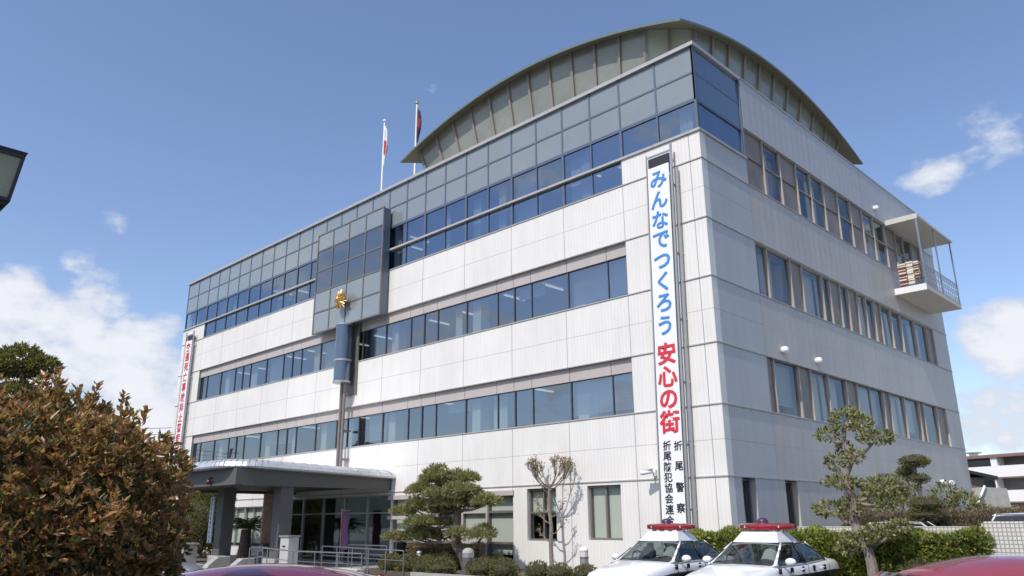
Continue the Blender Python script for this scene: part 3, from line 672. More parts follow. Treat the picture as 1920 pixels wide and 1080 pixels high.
# ================================================================== ENTRANCE CANOPY
cn = thing('entrance_canopy','entrance canopy with silver curved roof edge on dark stone columns','canopy',(0,0,0))
CX0,CX1,CY0 = -24.4,-15.75,-7.55
def rrect(x0,x1,y0,y1,r,n=6):
    """outline with rounded front corners (y0 is the front)"""
    p = []
    for k in range(n+1): a = math.pi+math.pi/2*k/n; p.append((x0+r+r*math.cos(a), y0+r+r*math.sin(a)))
    for k in range(n+1): a = 1.5*math.pi+math.pi/2*k/n; p.append((x1-r+r*math.cos(a), y0+r+r*math.sin(a)))
    return p+[(x1,y1),(x0,y1)]
m = MB(); rings = []
for ins,dz in ((.22,-.02),(.02,0),(0,.06),(.06,.20),(.25,.31),(.7,.36),(1.6,.38)):
    rings.append([(x,y,3.70+.20*max(0,min(1,-y/7))+dz) for x,y in rrect(CX0+ins,CX1-ins,CY0+ins,-.004,1.5-ins*.5)])
o_ = 0; nn = len(rings[0]); vs = [p for r_ in rings for p in r_]; fs = []
for i in range(len(rings)-1):
    for k in range(nn): fs.append((i*nn+k,i*nn+(k+1)%nn,(i+1)*nn+(k+1)%nn,(i+1)*nn+k))
fs += [tuple(range(nn))[::-1], tuple(range((len(rings)-1)*nn,len(rings)*nn))]
m.add(vs,fs)
roof = m.build('canopy_roof', MSILV, cn)
sm = MB()   # standing seams of the metal edge
outl = rrect(CX0,CX1,CY0,-.2,1.5,10)
for i in range(len(outl)-1):
    a, b = Vector((*outl[i],0)), Vector((*outl[i+1],0)); n_ = max(1,int((b-a).length/.55))
    for k in range(n_):
        p = a.lerp(b,k/n_); cen = Vector(((CX0+CX1)/2,-3.5,0)); d = (cen-p); d.z = 0; d.normalize()
        dz = .20*max(0,min(1,-p.y/7))-.04
        sm.tube([p+Vector((0,0,3.80+dz)),p+d*.06+Vector((0,0,3.945+dz)),p+d*.25+Vector((0,0,4.055+dz)),p+d*.7+Vector((0,0,4.105+dz))],.013,5)
sm.build('seam', MFRAMEL, roof)
m = MB(); m.box(-24.1,-16.05,-7.1,-6.85,3.28,3.87); m.prism([(-6.85,3.26),(-.01,3.24),(-.01,3.72),(-6.85,3.87)],0,-16.3,-16.05); m.prism([(-6.85,3.26),(-.01,3.24),(-.01,3.72),(-6.85,3.87)],0,-24.1,-23.85); m.build('fascia', MFASC, cn)
m = MB(); m.box(-23.84,-16.31,-6.84,-.01,3.36,3.42); m.build('soffit', MFASC, cn)
for x in (-21.15,-16.42,-23.4):
    m = MB(); y = -4.9 if x > -23 else -1.4
    m.box(x-.28,x+.28,y-.28,y+.28,.2,3.6); co = m.build('column', MCOLM, cn, bevel=.03)
    m = MB(); m.box(x-.45,x+.45,y-.45,y+.45,.2,.62); m.build('column_base', MCONC, co, bevel=.03)
rl_ = thing('red_lamp','round red lamp hanging under the front of the canopy','lamp',(-18.0,-7.22,3.42))
m = MB(); m.tube([(0,.25,.16),(0,.1,.16),(0,0,.12)],.03,8); m.build('bracket', MBLACK, rl_)
core('globe',(0,0,0),(.10,.10,.11),mat('red_globe',(.10,.012,.012),.25,coat=.5),rl_,14)
# name boards
nb = thing('name_board','tall white hanging board with black characters beside the left column','sign',(-21.93,-5.12,0))
m = MB(); m.box(-.17,.17,-.03,.03,1.1,3.02); m.build('board', mat('pale_blue_board',(.60,.66,.72),.5), nb, bevel=.008)
m = MB(); m.box(-.03,.03,.03,.3,2.9,2.94); m.box(-.03,.03,.03,.3,1.2,1.24); m.box(.1,.42,.0,.05,2.9,2.94); m.build('bracket', MBLACK, nb)
m = MB()
for i in range(10):      # ten small characters too blurred to read
    z = 2.88-i*.19; rr = random.Random(i)
    for k in range(4): zz = z-.055+k*.036; m.box(-.07+rr.random()*.03,.07-rr.random()*.03,-.036,-.0305,zz,zz+.014)
    for k in range(2): xx = -.05+rr.random()*.1; m.box(xx-.007,xx+.007,-.0365,-.0307,z-.06,z+.06)
m.build('lettering', MINK, nb)
wb = thing('wooden_board','tall brown wooden sign board leaning beside the right column','sign',(-17.25,-5.05,0))
m = MB(); m.box(-.04,.04,-.22,.22,1.15,3.02); m.build('board', mat('weathered_wood',(.22,.155,.11),.75,noise_amt=.25,noise_scale=5), wb, bevel=.012)
m = MB(); m.box(-.06,.3,-.26,-.22,1.05,1.15); m.box(-.06,.3,.20,.26,1.05,1.15); m.box(-.06,.3,-.22,.20,1.05,1.12); m.build('bracket', MBLACK, wb)
# gate pillar, intercom pedestal, low blocks
gp = thing('stone_pillar','pale low stone pillar with dark inset panel left of the canopy','pillar',(-21.75,-6.1,.2))
m = MB(); m.box(-.3,.3,-.3,.3,0,.85); m.build('shaft', MCONC, gp, bevel=.03); m = MB(); m.box(-.35,.35,-.35,.35,.85,.93); m.build('cap', MPAVE, gp, bevel=.02); m = MB(); m.box(-.2,.12,-.315,-.301,.15,.72); m.build('panel', MBLACK, gp)
pd = thing('notice_pedestal','light grey notice pedestal standing in front of the right column','pedestal',(-15.55,-5.0,.2))
m = MB(); m.box(-.3,.3,-.22,.22,0,1.2); m.build('body', mat('light_grey_pedestal',(.46,.45,.43),.6,noise_amt=.06), pd, bevel=.02); m = MB(); m.box(-.34,.34,-.26,.26,1.2,1.26); m.build('cap', MFRAMEL, pd); m = MB(); m.box(-.1,.1,-.235,-.221,.85,.9); m.build('slot', MBLACK, pd)
for x,y,lab in ((-19.9,-5.6,'low concrete wheel block with sloped end beside the left column'),(-17.6,-5.75,'low concrete wheel block with sloped end beside the right column')):
    m = MB(); m.prism([(y-.55,.2),(y+.4,.2),(y+.4,.62),(y-.1,.62),(y-.5,.32)],0,x-.2,x+.2); tag(m.build('concrete_block', MCONC, None, bevel=.02),lab,'block')
# handrails and ramp
MRAIL = mat('grey_handrail_steel', (.30,.30,.30), .35, metal=.7)
def handrail(pts, label, h=.85):
    o = thing('handrail', label, 'handrail', pts[0])
    P0 = Vector(pts[0]); P = [Vector(p)-P0 for p in pts]
    m = MB(); m.tube([p+Vector((0,0,h)) for p in P],.023,8); m.tube([p+Vector((0,0,h*.62)) for p in P],.014,6); m.build('rail', MRAIL, o, smooth=True)
    for i in range(len(P)-1):
        k = max(1,int((P[i+1]-P[i]).length/.95))
        for j in range(k+(i==len(P)-2)):
            q = P[i].lerp(P[i+1],j/k); m = MB(); m.tube([q,q+Vector((0,0,h))],.019,8); m.build('baluster', MRAIL, o)
handrail([(-15.3,-6.2,.2),(-13.2,-6.2,.13),(-9.9,-5.7,.1)],'long steel handrail of the entrance ramp nearest the car park')
handrail([(-15.2,-3.8,.2),(-10.2,-3.8,.13)],'steel handrail of the entrance ramp beside the planting bed')
handrail([(-15.8,-2.2,.2),(-13.3,-2.2,.2)],'short steel handrail close to the glass entrance')
handrail([(-16.2,-5.9,.2),(-15.5,-5.9,.2),(-15.5,-6.6,.2)],'bent steel handrail next to the grey notice pedestal')
rw = MB(); rw.box(-13.1,-9.7,-6.0,-5.72,.0,.50); tag(rw.build('ramp_wall', mat('pale_ramp_wall',(.5,.48,.45),.8,noise_amt=.1), None, bevel=.01),'low pale wall along the entrance ramp under the handrail','wall')
# nobori banner in the entrance
no = thing('standing_banner','pink and violet cloth banner on a pole in the entrance','banner',(-18.6,-.75,.2))
m = MB(); m.tube([(0,0,0),(0,0,2.3)],.018,8); m.tube([(0,0,2.22),(.62,0,2.22)],.012,6); m.lathe((0,0,0),[(.2,0),(.2,.07),(.05,.1)],14); m.build('pole', MWHITE, no)
m = MB()
for i in range(12):
    for j in range(3):
        x0=.02+.19*j; y=lambda a,b:.03*math.sin(a*.9+b*2)
        m.quad((x0,y(i,j),2.2-.135*i),(x0+.19,y(i,j+1),2.2-.135*i),(x0+.19,y(i+1,j+1),2.2-.135*(i+1)),(x0,y(i+1,j),2.2-.135*(i+1)),(0 if j<2 else 1))
m.build('cloth', [mat('pink_cloth',(.50,.20,.30),.8),mat('violet_cloth',(.24,.18,.45),.8)], no, smooth=True)

# ================================================================== BOLLARDS
def bollard(x, y, z, h, r, label, style):
    o = thing('bollard_light', label, 'bollard', (x,y,z))
    if style == 'lit':
        m = MB(); m.lathe((0,0,0),[(r,0),(r,h*.62)],18); m.build('post', MFRAMEL, o, smooth=True)
        m = MB(); m.lathe((0,0,h*.62),[(r*1.03,0),(r*1.03,h*.06)],18); m.build('collar', MFRAME, o, smooth=True)
        m = MB(); m.lathe((0,0,h*.68),[(r*.95,0),(r*.95,h*.20)],18); m.build('diffuser', mat('frosted_lens',(.62,.60,.58),.3), o, smooth=True)
        m = MB(); m.lathe((0,0,h*.88),[(r*1.05,0),(r*1.05,h*.03),(r*.8,h*.09),(r*.3,h*.12)],18); m.build('cap', MWHITE, o, smooth=True)
    else:
        m = MB(); m.lathe((0,0,0),[(r,0),(r,h*.62)],18); m.build('post', mat('dark_grey_post',(.11,.11,.115),.5,noise_amt=.1), o, smooth=True)
        m = MB(); m.lathe((0,0,h*.62),[(r*1.05,0),(r*1.05,h*.18)],18); m.build('collar', MFRAMEL, o, smooth=True)
        m = MB(); m.lathe((0,0,h*.80),[(r*1.05,0),(r*.98,h*.07),(r*.75,h*.14),(r*.35,h*.19)],18); m.build('cap', MCONC, o, smooth=True)
bollard(-3.84,-2.0,.3,.86,.13,'grey bollard light with white top by the window wall, left of the police cars','lit')
bollard(-7.86,-3.0,.3,.80,.19,'thick dark grey bollard with domed metal top in front of the pine trunk','dome')
bollard(-11.6,-2.0,.3,.60,.10,'slim white bollard light standing among low shrubs near the ramp','lit')

# ================================================================== PLANTS
def trunk(name, paths, m, parent):
    mb = MB()
    for pts, r_ in paths:
        q = [Vector(p) for p in pts]; fine = []; rad = []
        for i in range(len(q)-1):
            for k in range(4):
                t = k/4; p0 = q[max(i-1,0)]; p1 = q[i]; p2 = q[i+1]; p3 = q[min(i+2,len(q)-1)]
                fine.append(.5*((2*p1)+(p2-p0)*t+(2*p0-5*p1+4*p2-p3)*t*t+(3*p1-p0-3*p2+p3)*t**3)); rad.append(r_[0]+(r_[1]-r_[0])*((i+t)/(len(q)-1)))
        fine.append(q[-1]); rad.append(r_[1])
        mb.tube(fine, rad, 8)
    return mb.build(name, m, parent, smooth=True)
def needle_pads(name, pads, mats, parent, dens=900, ln=.15, wd=.03, upb=.6):
    P = []; D = []
    for c, r_ in pads:
        n = int(dens*r_[0]*r_[1]*4)+60
        p, d = ball(c, r_, n, .35, True)
        k = 5; P.append(np.repeat(p,k,0)); dd = np.repeat(d,k,0)+np.array([0,0,upb]); D.append(dd+rng.normal(0,.55,dd.shape))
    P = np.concatenate(P); D = np.concatenate(D)
    return leaves(name, P, D, ln, wd, mats, parent, W3, fold=.1, jit=.1)
# pine, local coordinates with base at origin
pn = thing('pine_tree','broad cloud-pruned pine with layered pads on a leaning trunk before the facade','pine tree',(-8.45,-2.4,.3))
def pr(u, v, y=-2.4):   # offsets of pads relative to the base, in the plane of the crown
    return (u, y+2.4, v)
tp = [(0,0,0),(-.35,.05,.5),(-.62,-.05,.95),(-.72,.05,1.5),(-.62,0,2.0),(-.85,.05,2.5),(-1.1,0,2.9)]
pads = []
def padset(cx, cz, halfw, hz, n, dy=.5):
    for k in range(n):
        t = (k+.5)/n*2-1
        pads.append(((cx+halfw*t+random.uniform(-.1,.1), random.uniform(-dy,dy), cz-.25*hz*abs(t)+random.uniform(-.06,.06)), (halfw/n*1.5+.12, .42, hz*(1-.45*abs(t)))))
padset(-1.25,3.08,1.15,.5,5,.4); padset(-1.3,2.72,1.7,.40,6,.6); padset(-1.2,2.45,1.15,.34,4,.8); padset(-2.35,2.05,1.25,.42,5,.6); padset(.25,2.25,1.05,.44,4,.5); padset(-1.1,2.2,.9,.35,3,.9)
padset(-2.85,1.12,1.5,.42,5,.6); padset(.25,1.2,.65,.32,3,.5); padset(-2.1,1.55,1.1,.3,4,.7)
br = [(tp,(.22,.07))]
for c, r_ in pads:
    near = min((Vector(p) for p in tp if p[2] < c[2]+.1), key=lambda p:(p-Vector(c)).length)
    mid = near.lerp(Vector(c),.55)+Vector((0,0,-.12)); br.append(([near,mid,Vector(c)+Vector((0,0,-.05))],(.055,.018)))
trunk('trunk', br, MBARK, pn); needle_pads('crown', pads, ML_PINE, pn, 250, .15, .03)
# bare pollarded tree
dt = thing('bare_tree','thin pollarded bare tree with dead leaf tufts between two ground-floor windows','tree',(-6.25,-.75,.3))
br = [([(0,0,0),(-.03,0,.8),(0,0,1.4),(-.06,0,2.0),(-.05,0,2.7)],(.075,.05))]; ends = []
def limb(a, ang, tilt, ln_, r_, depth):
    a = Vector(a); d = Vector((math.cos(ang)*math.cos(tilt), .8*math.sin(ang)*math.cos(tilt), math.sin(tilt)))
    m1 = a+d*ln_*.5+Vector((0,0,-.04)); e = a+d*ln_+Vector((0,0,.06)); br.append(([a,m1,e],(r_,r_*.7))); ends.append(e)
    if depth:
        for k in range(4): limb(e, ang+random.uniform(-1,1), min(1.4,tilt+random.uniform(0,.7)), ln_*.52, r_*.66, depth-1)
for a,z in ((2.9,2.5),(2.5,2.7),(3.4,2.65),(.3,2.6),(.9,2.7),(-.5,2.7),(1.6,2.72),(-1.8,2.7)): limb((-.05,0,z),a,.5,.62,.026,2)
for a,z in ((3.1,1.55),(.2,1.75),(3.0,.95),(.1,1.2),(3.6,1.9)): limb((-.02,0,z),a,.35,.42,.02,1)
trunk('trunk', br, MBARKL, dt)
E_ = np.array([tuple(e) for e in ends]); P = np.repeat(E_,5,0)+rng.normal(0,.05,(len(E_)*5,3)); leaves('crown',P,rng.normal(0,1,P.shape)+np.array([0,0,.6]),.09,.035,ML_BUD,dt,W3)
# topiary holly on the right
tt = thing('topiary_tree','cloud-pruned tree with twisting trunk and separate leaf pads in front of the hedge','tree',(4.45,-1.9,.0))
tp = [(0,0,0),(.05,0,.7),(-.02,0,1.3),(-.25,.05,1.8),(-.18,0,2.3),(-.30,0,2.8),(-.10,0,3.3),(-.22,0,3.7),(-.15,0,4.1)]
blobs = [((-.1,0,4.2),(.42,.38,.30)),((.22,.05,4.1),(.26,.28,.2)),((-.62,0,3.88),(.30,.3,.17)),((.55,0,3.72),(.50,.34,.17)),((-.52,.05,3.22),(.28,.28,.2)),((.02,-.1,3.32),(.24,.22,.18)),((-.35,-.1,2.75),(.5,.34,.15)),((.45,0,2.62),(.42,.34,.26)),
         ((-.72,0,2.15),(.48,.34,.19)),((-.25,0,2.2),(.3,.3,.2)),((.62,.05,2.3),(.32,.3,.2)),((.35,-.05,1.62),(.48,.36,.18)),((-.10,-.1,1.45),(.46,.36,.16)),((-.45,0,1.25),(.32,.3,.15)),((.75,0,1.75),(.28,.28,.14)),((-.35,.3,3.55),(.2,.2,.15))]
br = [(tp,(.14,.04))]
for c, r_ in blobs:
    near = min((Vector(p) for p in tp), key=lambda p:(p-Vector(c)).length+abs(p.z-c[2]+.25)*.5); br.append(([near,near.lerp(Vector(c),.5)+Vector((0,0,-.1)),Vector(c)],(.05,.02)))
trunk('trunk', br, MBARKL, tt)
P = []; D = []
for c, r_ in blobs:
    r_ = tuple(v*.9 for v in r_); p, d = ball(c, r_, int(1600*(r_[0]*r_[1]+r_[0]*r_[2]*1.5)), .45); P.append(p); D.append(d+np.array([0,0,.4]))
leaves('crown', np.concatenate(P), np.concatenate(D), .095, .052, ML_OLIVE, tt, W3)
def bushy(name, label, cat, loc, blobs, mats, ln, wd, dens, stem_m=MBARK, group=None, inner=True, stems=True, jit=.35):
    o = thing(name, label, cat, loc, 0, group); P = []; D = []
    for c, r_ in blobs:
        a = r_[0]*r_[1]+r_[0]*r_[2]+r_[1]*r_[2]; p, d = ball(c, r_, int(dens*a), .72 if inner else .45); P.append(p); D.append(d+np.array([0,0,.35]))
    leaves('crown', np.concatenate(P), np.concatenate(D), ln, wd, mats, o, None if len(mats)==2 else (W3 if len(mats)==3 else [.4,.2,.25,.15]), jit=jit)
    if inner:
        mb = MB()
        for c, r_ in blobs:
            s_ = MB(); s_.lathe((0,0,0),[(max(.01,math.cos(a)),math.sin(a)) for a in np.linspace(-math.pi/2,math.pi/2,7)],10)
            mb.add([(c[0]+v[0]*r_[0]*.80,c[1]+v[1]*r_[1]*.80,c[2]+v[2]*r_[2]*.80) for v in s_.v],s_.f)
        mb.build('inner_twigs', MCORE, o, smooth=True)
    if stems:
        br = []
        for c, r_ in blobs[:6]: br.append(([(0,0,0),(c[0]*.4,c[1]*.4,c[2]*.5),c],(.05,.02)))
        trunk('stem', br, stem_m, o)
    return o
# clipped shrubs along the bed
sh = [(-11.5,-3.3,.52,.42,'round clipped shrub nearest the entrance ramp, at the left end of the shrub row'),(-10.5,-3.3,.55,.43,'clipped shrub left of the slim white bollard, second from the ramp'),
      (-9.45,-3.45,.50,.42,'broad rounded shrub in front of the pine, left of the dark bollard'),(-8.55,-3.55,.55,.36,'low dome shrub just left of the thick dark bollard'),
      (-6.95,-3.3,.55,.40,'rounded shrub just right of the thick dark bollard'),(-6.0,-3.2,.50,.40,'green clipped shrub halfway between the dark bollard and the bare tree'),
      (-4.9,-2.9,.42,.36,'brownish round shrub left of the bare tree trunk'),(-4.1,-2.8,.42,.33,'brownish round shrub right of the bare tree trunk'),
      (-3.3,-2.6,.40,.32,'small shrub between the bare tree and the grey bollard light'),(-2.4,-2.3,.34,.28,'small round shrub right of the grey bollard light beside the police car'),
      (-10.0,-2.2,.60,.45,'dark shrub behind the slim white bollard'),(-7.6,-2.0,.55,.40,'dark shrub behind the pine trunk')]
for i,(x,y,r_,h,lab) in enumerate(sh):
    bushy('clipped_shrub', lab, 'shrub', (x,y,.24), [((0,0,h*.62),(r_*.92,r_*.85,h*.80))], ML_SHRUB, .07, .035, 2600, group='clipped shrubs in the planting bed', stems=False)
bushy('clipped_shrub','low rounded shrub at the foot of the green hedge, right of the topiary trunk','shrub',(5.35,-1.55,.0),[((0,0,.55),(.42,.40,.5))],ML_SHRUB,.06,.03,2600,group='clipped shrubs in the planting bed',stems=False)
bushy('clipped_shrub','low rounded shrub at the foot of the green hedge, nearest its right end','shrub',(6.35,-1.6,.0),[((0,0,.55),(.45,.42,.52))],ML_SHRUB,.06,.03,2600,group='clipped shrubs in the planting bed',stems=False)
# box hedges
def hedge(name, label, x0,x1,y0,y1,z0,z1, mats, dens, ln, wd, wob=.09):
    o = thing(name, label, 'hedge', ((x0+x1)/2,(y0+y1)/2,z0)); cx,cy = (x0+x1)/2,(y0+y1)/2
    P = []; D = []
    for (ax,val,sgn,ar) in ((1,y0,-1,(x1-x0)*(z1-z0)),(1,y1,1,(x1-x0)*(z1-z0)),(2,z1,1,(x1-x0)*(y1-y0)),(0,x0,-1,(y1-y0)*(z1-z0)),(0,x1,1,(y1-y0)*(z1-z0))):
        n = int(ar*dens); q = np.stack([rng.uniform(x0,x1,n),rng.uniform(y0,y1,n),rng.uniform(z0,z1,n)],1); q[:,ax] = val
        wv = wob*(np.sin(q[:,0]*3.1+q[:,2]*4)+np.sin(q[:,0]*7.3+q[:,1]*5+q[:,2]*6)*.6)-rng.random(n)*.16
        q[:,ax] += sgn*wv; d = np.zeros((n,3)); d[:,ax] = sgn; P.append(q); D.append(d+np.array([0,0,.5]))
    P = np.concatenate(P)-np.array([cx,cy,z0]); leaves('foliage',P,np.concatenate(D),ln,wd,mats,o,W3,jit=.5)
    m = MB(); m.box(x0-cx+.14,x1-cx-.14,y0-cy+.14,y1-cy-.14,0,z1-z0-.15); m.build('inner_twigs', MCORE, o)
    return o
hedge('green_hedge','bright green clipped hedge behind the police cars, in front of the tiled wall',-1.15,6.62,-.95,-.05,.25,1.56,ML_HEDGE,1500,.10,.06)
hedge('dry_hedge','brownish dry clipped hedge behind the tiled wall beside the grey facade',1.15,7.2,4.6,5.5,.25,2.12,ML_DRY,900,.08,.03,.06)
hedge('dry_hedge','low reddish brown hedge beneath the wide ground-floor window behind the pine',-13.0,-9.3,-1.5,-.9,.3,1.12,ML_DRY,900,.07,.03,.05)
# small plants behind the tiled wall
bushy('round_tree','small tree with rounded grey-green leaf masses left of the mushroom topiary','tree',(2.35,5.9,.25),[((0,0,2.5),(.55,.5,.5)),((.55,0,2.75),(.45,.4,.4)),((-.5,0,2.3),(.4,.4,.4)),((.35,.1,2.1),(.6,.5,.4))],ML_OLIVE,.10,.06,900,MBARKL,inner=False)
bushy('loose_shrub','loose upright shrub with drooping leaves at the right of the mushroom topiary','shrub',(4.5,5.8,.25),[((0,0,1.95),(.5,.45,.55)),((-.5,0,2.25),(.4,.4,.5)),((.4,0,1.6),(.35,.4,.6))],ML_OLIVE,.12,.05,900,MBARKL,inner=False)
bushy('mushroom_topiary','small topiary with a mushroom-shaped top pad on a bare stem','topiary',(3.75,4.2,.25),[((.05,0,3.28),(.42,.4,.17)),((.12,0,2.78),(.28,.26,.13)),((-.28,.1,3.0),(.26,.24,.15)),((.2,0,2.05),(.5,.4,.2)),((.1,0,1.75),(.5,.4,.2))],ML_SHRUB,.06,.025,3600,MBARK,inner=True)
# cycad under the canopy
cy_ = thing('cycad','dark cycad palm with arching fronds behind the canopy columns','palm',(-23.6,-2.6,.28))
m = MB(); m.lathe((0,0,0),[(.26,0),(.30,.3),(.25,.9),(.22,1.35)],12); m.build('trunk', MBARK, cy_, smooth=True)
P = []; D = []
for k in range(34):
    a = 2*math.pi*k/34*3.1+random.random(); el = random.uniform(.15,1.25); ln_ = random.uniform(1.1,1.5); vx = ln_*math.cos(el); vz = ln_*math.sin(el)
    for t in np.linspace(.08,1,30):
        p = Vector((math.cos(a)*vx*t, math.sin(a)*vx*t, 1.35+vz*t-.75*t*t)); s_ = Vector((-math.sin(a),math.cos(a),0)); fwd = Vector((math.cos(a),math.sin(a),.1))
        for q in (1,-1): P.append(tuple(p)); D.append(tuple(s_*q+fwd*.6))
leaves('fronds', np.array(P), np.array(D), .24, .03, ML_PALM, cy_, None, jit=.05)
# camellia left behind the canopy
bushy('camellia_tree','dense dark green rounded tree behind the bronze bush, left of the canopy','tree',(-27.6,-2.8,.28),[((0,0,1.9),(1.7,1.3,1.7)),((-1.2,0,1.7),(1.2,1.1,1.4)),((.3,.2,2.9),(1.2,1.0,.9)),((-1.8,-.1,1.2),(1.0,1.0,1.0))],ML_SHRUB,.13,.07,900)
bushy('low_shrub','low yellowish green shrub beside the pale stone pillar','shrub',(-22.9,-6.6,.0),[((0,0,.35),(.6,.5,.4)),((-.8,0,.3),(.5,.5,.36))],ML_HEDGE,.08,.04,1500,stems=False)
# big bronze bush close to the camera
pb = thing('photinia_bush','large bronze-leaved bush filling the lower left corner','bush',(5.70,-19.36,0))
nS = 6800; d = unit(rng.normal(0,1,(nS,3))); 
rad = (.60+.40*rng.random(nS)**.6)
lump = 1+.05*np.sin(d[:,0]*13+2)*np.sin(d[:,2]*12+d[:,1]*9)+.06*np.sin(d[:,0]*7+1)*np.cos(d[:,2]*6)+.05*np.sin(d[:,1]*11)
S = d*np.array([1.0,1.0,.84])*(rad*lump)[:,None]+np.array([0,0,1.86]); keep = S[:,2] > .2
dn = d[keep]; S = S[keep]
low = rng.normal(0,1,(1500,2)); low /= np.linalg.norm(low,axis=1,keepdims=True); rr = .70+.25*rng.random(1500)
S2 = np.stack([low[:,0]*rr,low[:,1]*rr,rng.uniform(.15,1.9,1500)],1); S = np.concatenate([S,S2]); dn = np.concatenate([dn,np.stack([low[:,0],low[:,1],np.full(1500,.2)],1)])
# tall fresh shoots above the outline
shoots = []
for k in range(46):
    a = rng.uniform(0,2*math.pi); r_ = rng.uniform(0,.98); zz = 1.86+.84*math.sqrt(max(0,1-r_*r_*.98)); hh = rng.uniform(.06,.24)
    for t in np.linspace(0,1,5): shoots.append((.96*r_*math.cos(a)+.03*t, .96*r_*math.sin(a), zz-.04+hh*t))
S = np.concatenate([S,np.array(shoots)]); dn = np.concatenate([dn,np.tile([[0,0,1.]],(len(shoots),1))])
K = 8; P = np.repeat(S,K,0); ax = unit(dn+np.array([0,0,.9])+rng.normal(0,.25,dn.shape)); AX = np.repeat(ax,K,0)
side = unit(np.cross(AX,rng.normal(0,1,AX.shape))); D = AX*.75+side*.8; P = P+AX*(rng.random((len(P),1))*.05)
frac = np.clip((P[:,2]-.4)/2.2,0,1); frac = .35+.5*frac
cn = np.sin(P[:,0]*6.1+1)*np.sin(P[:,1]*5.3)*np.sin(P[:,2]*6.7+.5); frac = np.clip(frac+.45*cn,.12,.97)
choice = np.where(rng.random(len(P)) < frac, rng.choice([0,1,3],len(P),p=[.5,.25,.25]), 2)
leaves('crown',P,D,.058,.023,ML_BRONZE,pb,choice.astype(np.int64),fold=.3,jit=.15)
br = []
for k in range(26):
    a = random.uniform(0,6.28); r_ = random.uniform(.2,.75); br.append(([(random.uniform(-.15,.15),random.uniform(-.15,.15),0),(r_*.4*math.cos(a),r_*.4*math.sin(a),.8),(r_*math.cos(a),r_*math.sin(a),random.uniform(1.5,2.4))],(.03,.008)))
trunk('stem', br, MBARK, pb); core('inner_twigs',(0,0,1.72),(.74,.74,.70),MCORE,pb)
# distant cloud-pruned pine top left
tl = thing('garden_pine','clipped round-headed pine rising behind the bronze bush at the left edge','pine tree',(-4.2,-17.28,0))
pads = [((0,0,4.72),(.42,.4,.28)),((.30,.25,4.62),(.30,.3,.16)),((-.35,-.3,4.65),(.35,.35,.2)),((0,0,4.12),(.5,.4,.2)),((.4,.4,3.95),(.4,.3,.2)),((-.5,-.4,3.9),(.5,.4,.3))]
trunk('trunk',[([(0,0,0),(.1,0,1.5),(-.08,0,3),(.02,0,3.9),(.10,.08,4.2),(0,0,4.6)],(.14,.05)),([(-.05,0,3),(-.3,-.2,3.5),(-.5,-.4,3.9)],(.06,.03)),([(0,0,3.4),(.2,.2,3.7),(.4,.4,3.95)],(.05,.03))],MBARK,tl)
P = []; D = []
for c,r_ in pads: p,d = ball(c,r_,int(9000*r_[0]*r_[1])+300,.5); P.append(p); D.append(d+np.array([0,0,.3]))
leaves('crown',np.concatenate(P),np.concatenate(D),.09,.035,ML_SHRUB,tl,W3)

# ================================================================== TILED WALL
MTILE = bpy.data.materials.new('square_tile'); MTILE.use_nodes = True
t = MTILE.node_tree; b = t.nodes['Principled BSDF']; c = t.nodes.new('ShaderNodeTexCoord'); br_ = t.nodes.new('ShaderNodeTexBrick'); mp_ = t.nodes.new('ShaderNodeMapping'); mp_.inputs['Rotation'].default_value = (R(90),0,0)
t.links.new(c.outputs['Object'],mp_.inputs[0]); t.links.new(mp_.outputs[0],br_.inputs[0]); br_.offset = 0; br_.inputs['Scale'].default_value = 1; br_.inputs['Brick Width'].default_value = .085; br_.inputs['Row Height'].default_value = .085; br_.inputs['Mortar Size'].default_value = .012
br_.inputs['Color1'].default_value = (.66,.62,.54,1); br_.inputs['Color2'].default_value = (.60,.57,.50,1); br_.inputs['Mortar'].default_value = (.30,.29,.27,1)
t.links.new(br_.outputs['Color'],b.inputs['Base Color']); b.inputs['Roughness'].default_value = .4
tw = thing('tiled_wall','cream square-tiled boundary wall with a taller pier at its right end','wall',(0,0,0))
m = MB(); m.box(.12,1.75,.40,.62,0,1.60); m.box(1.75,6.5,.38,.64,0,1.72); m.build('wall', MTILE, tw, bevel=.01)
m = MB(); m.box(6.62,11.5,-.85,-.55,0,1.83); m.build('pier', MTILE, tw, bevel=.01)
m = MB(); m.box(6.5,6.8,-.55,.64,0,1.80); m.build('return_wall', MTILE, tw)

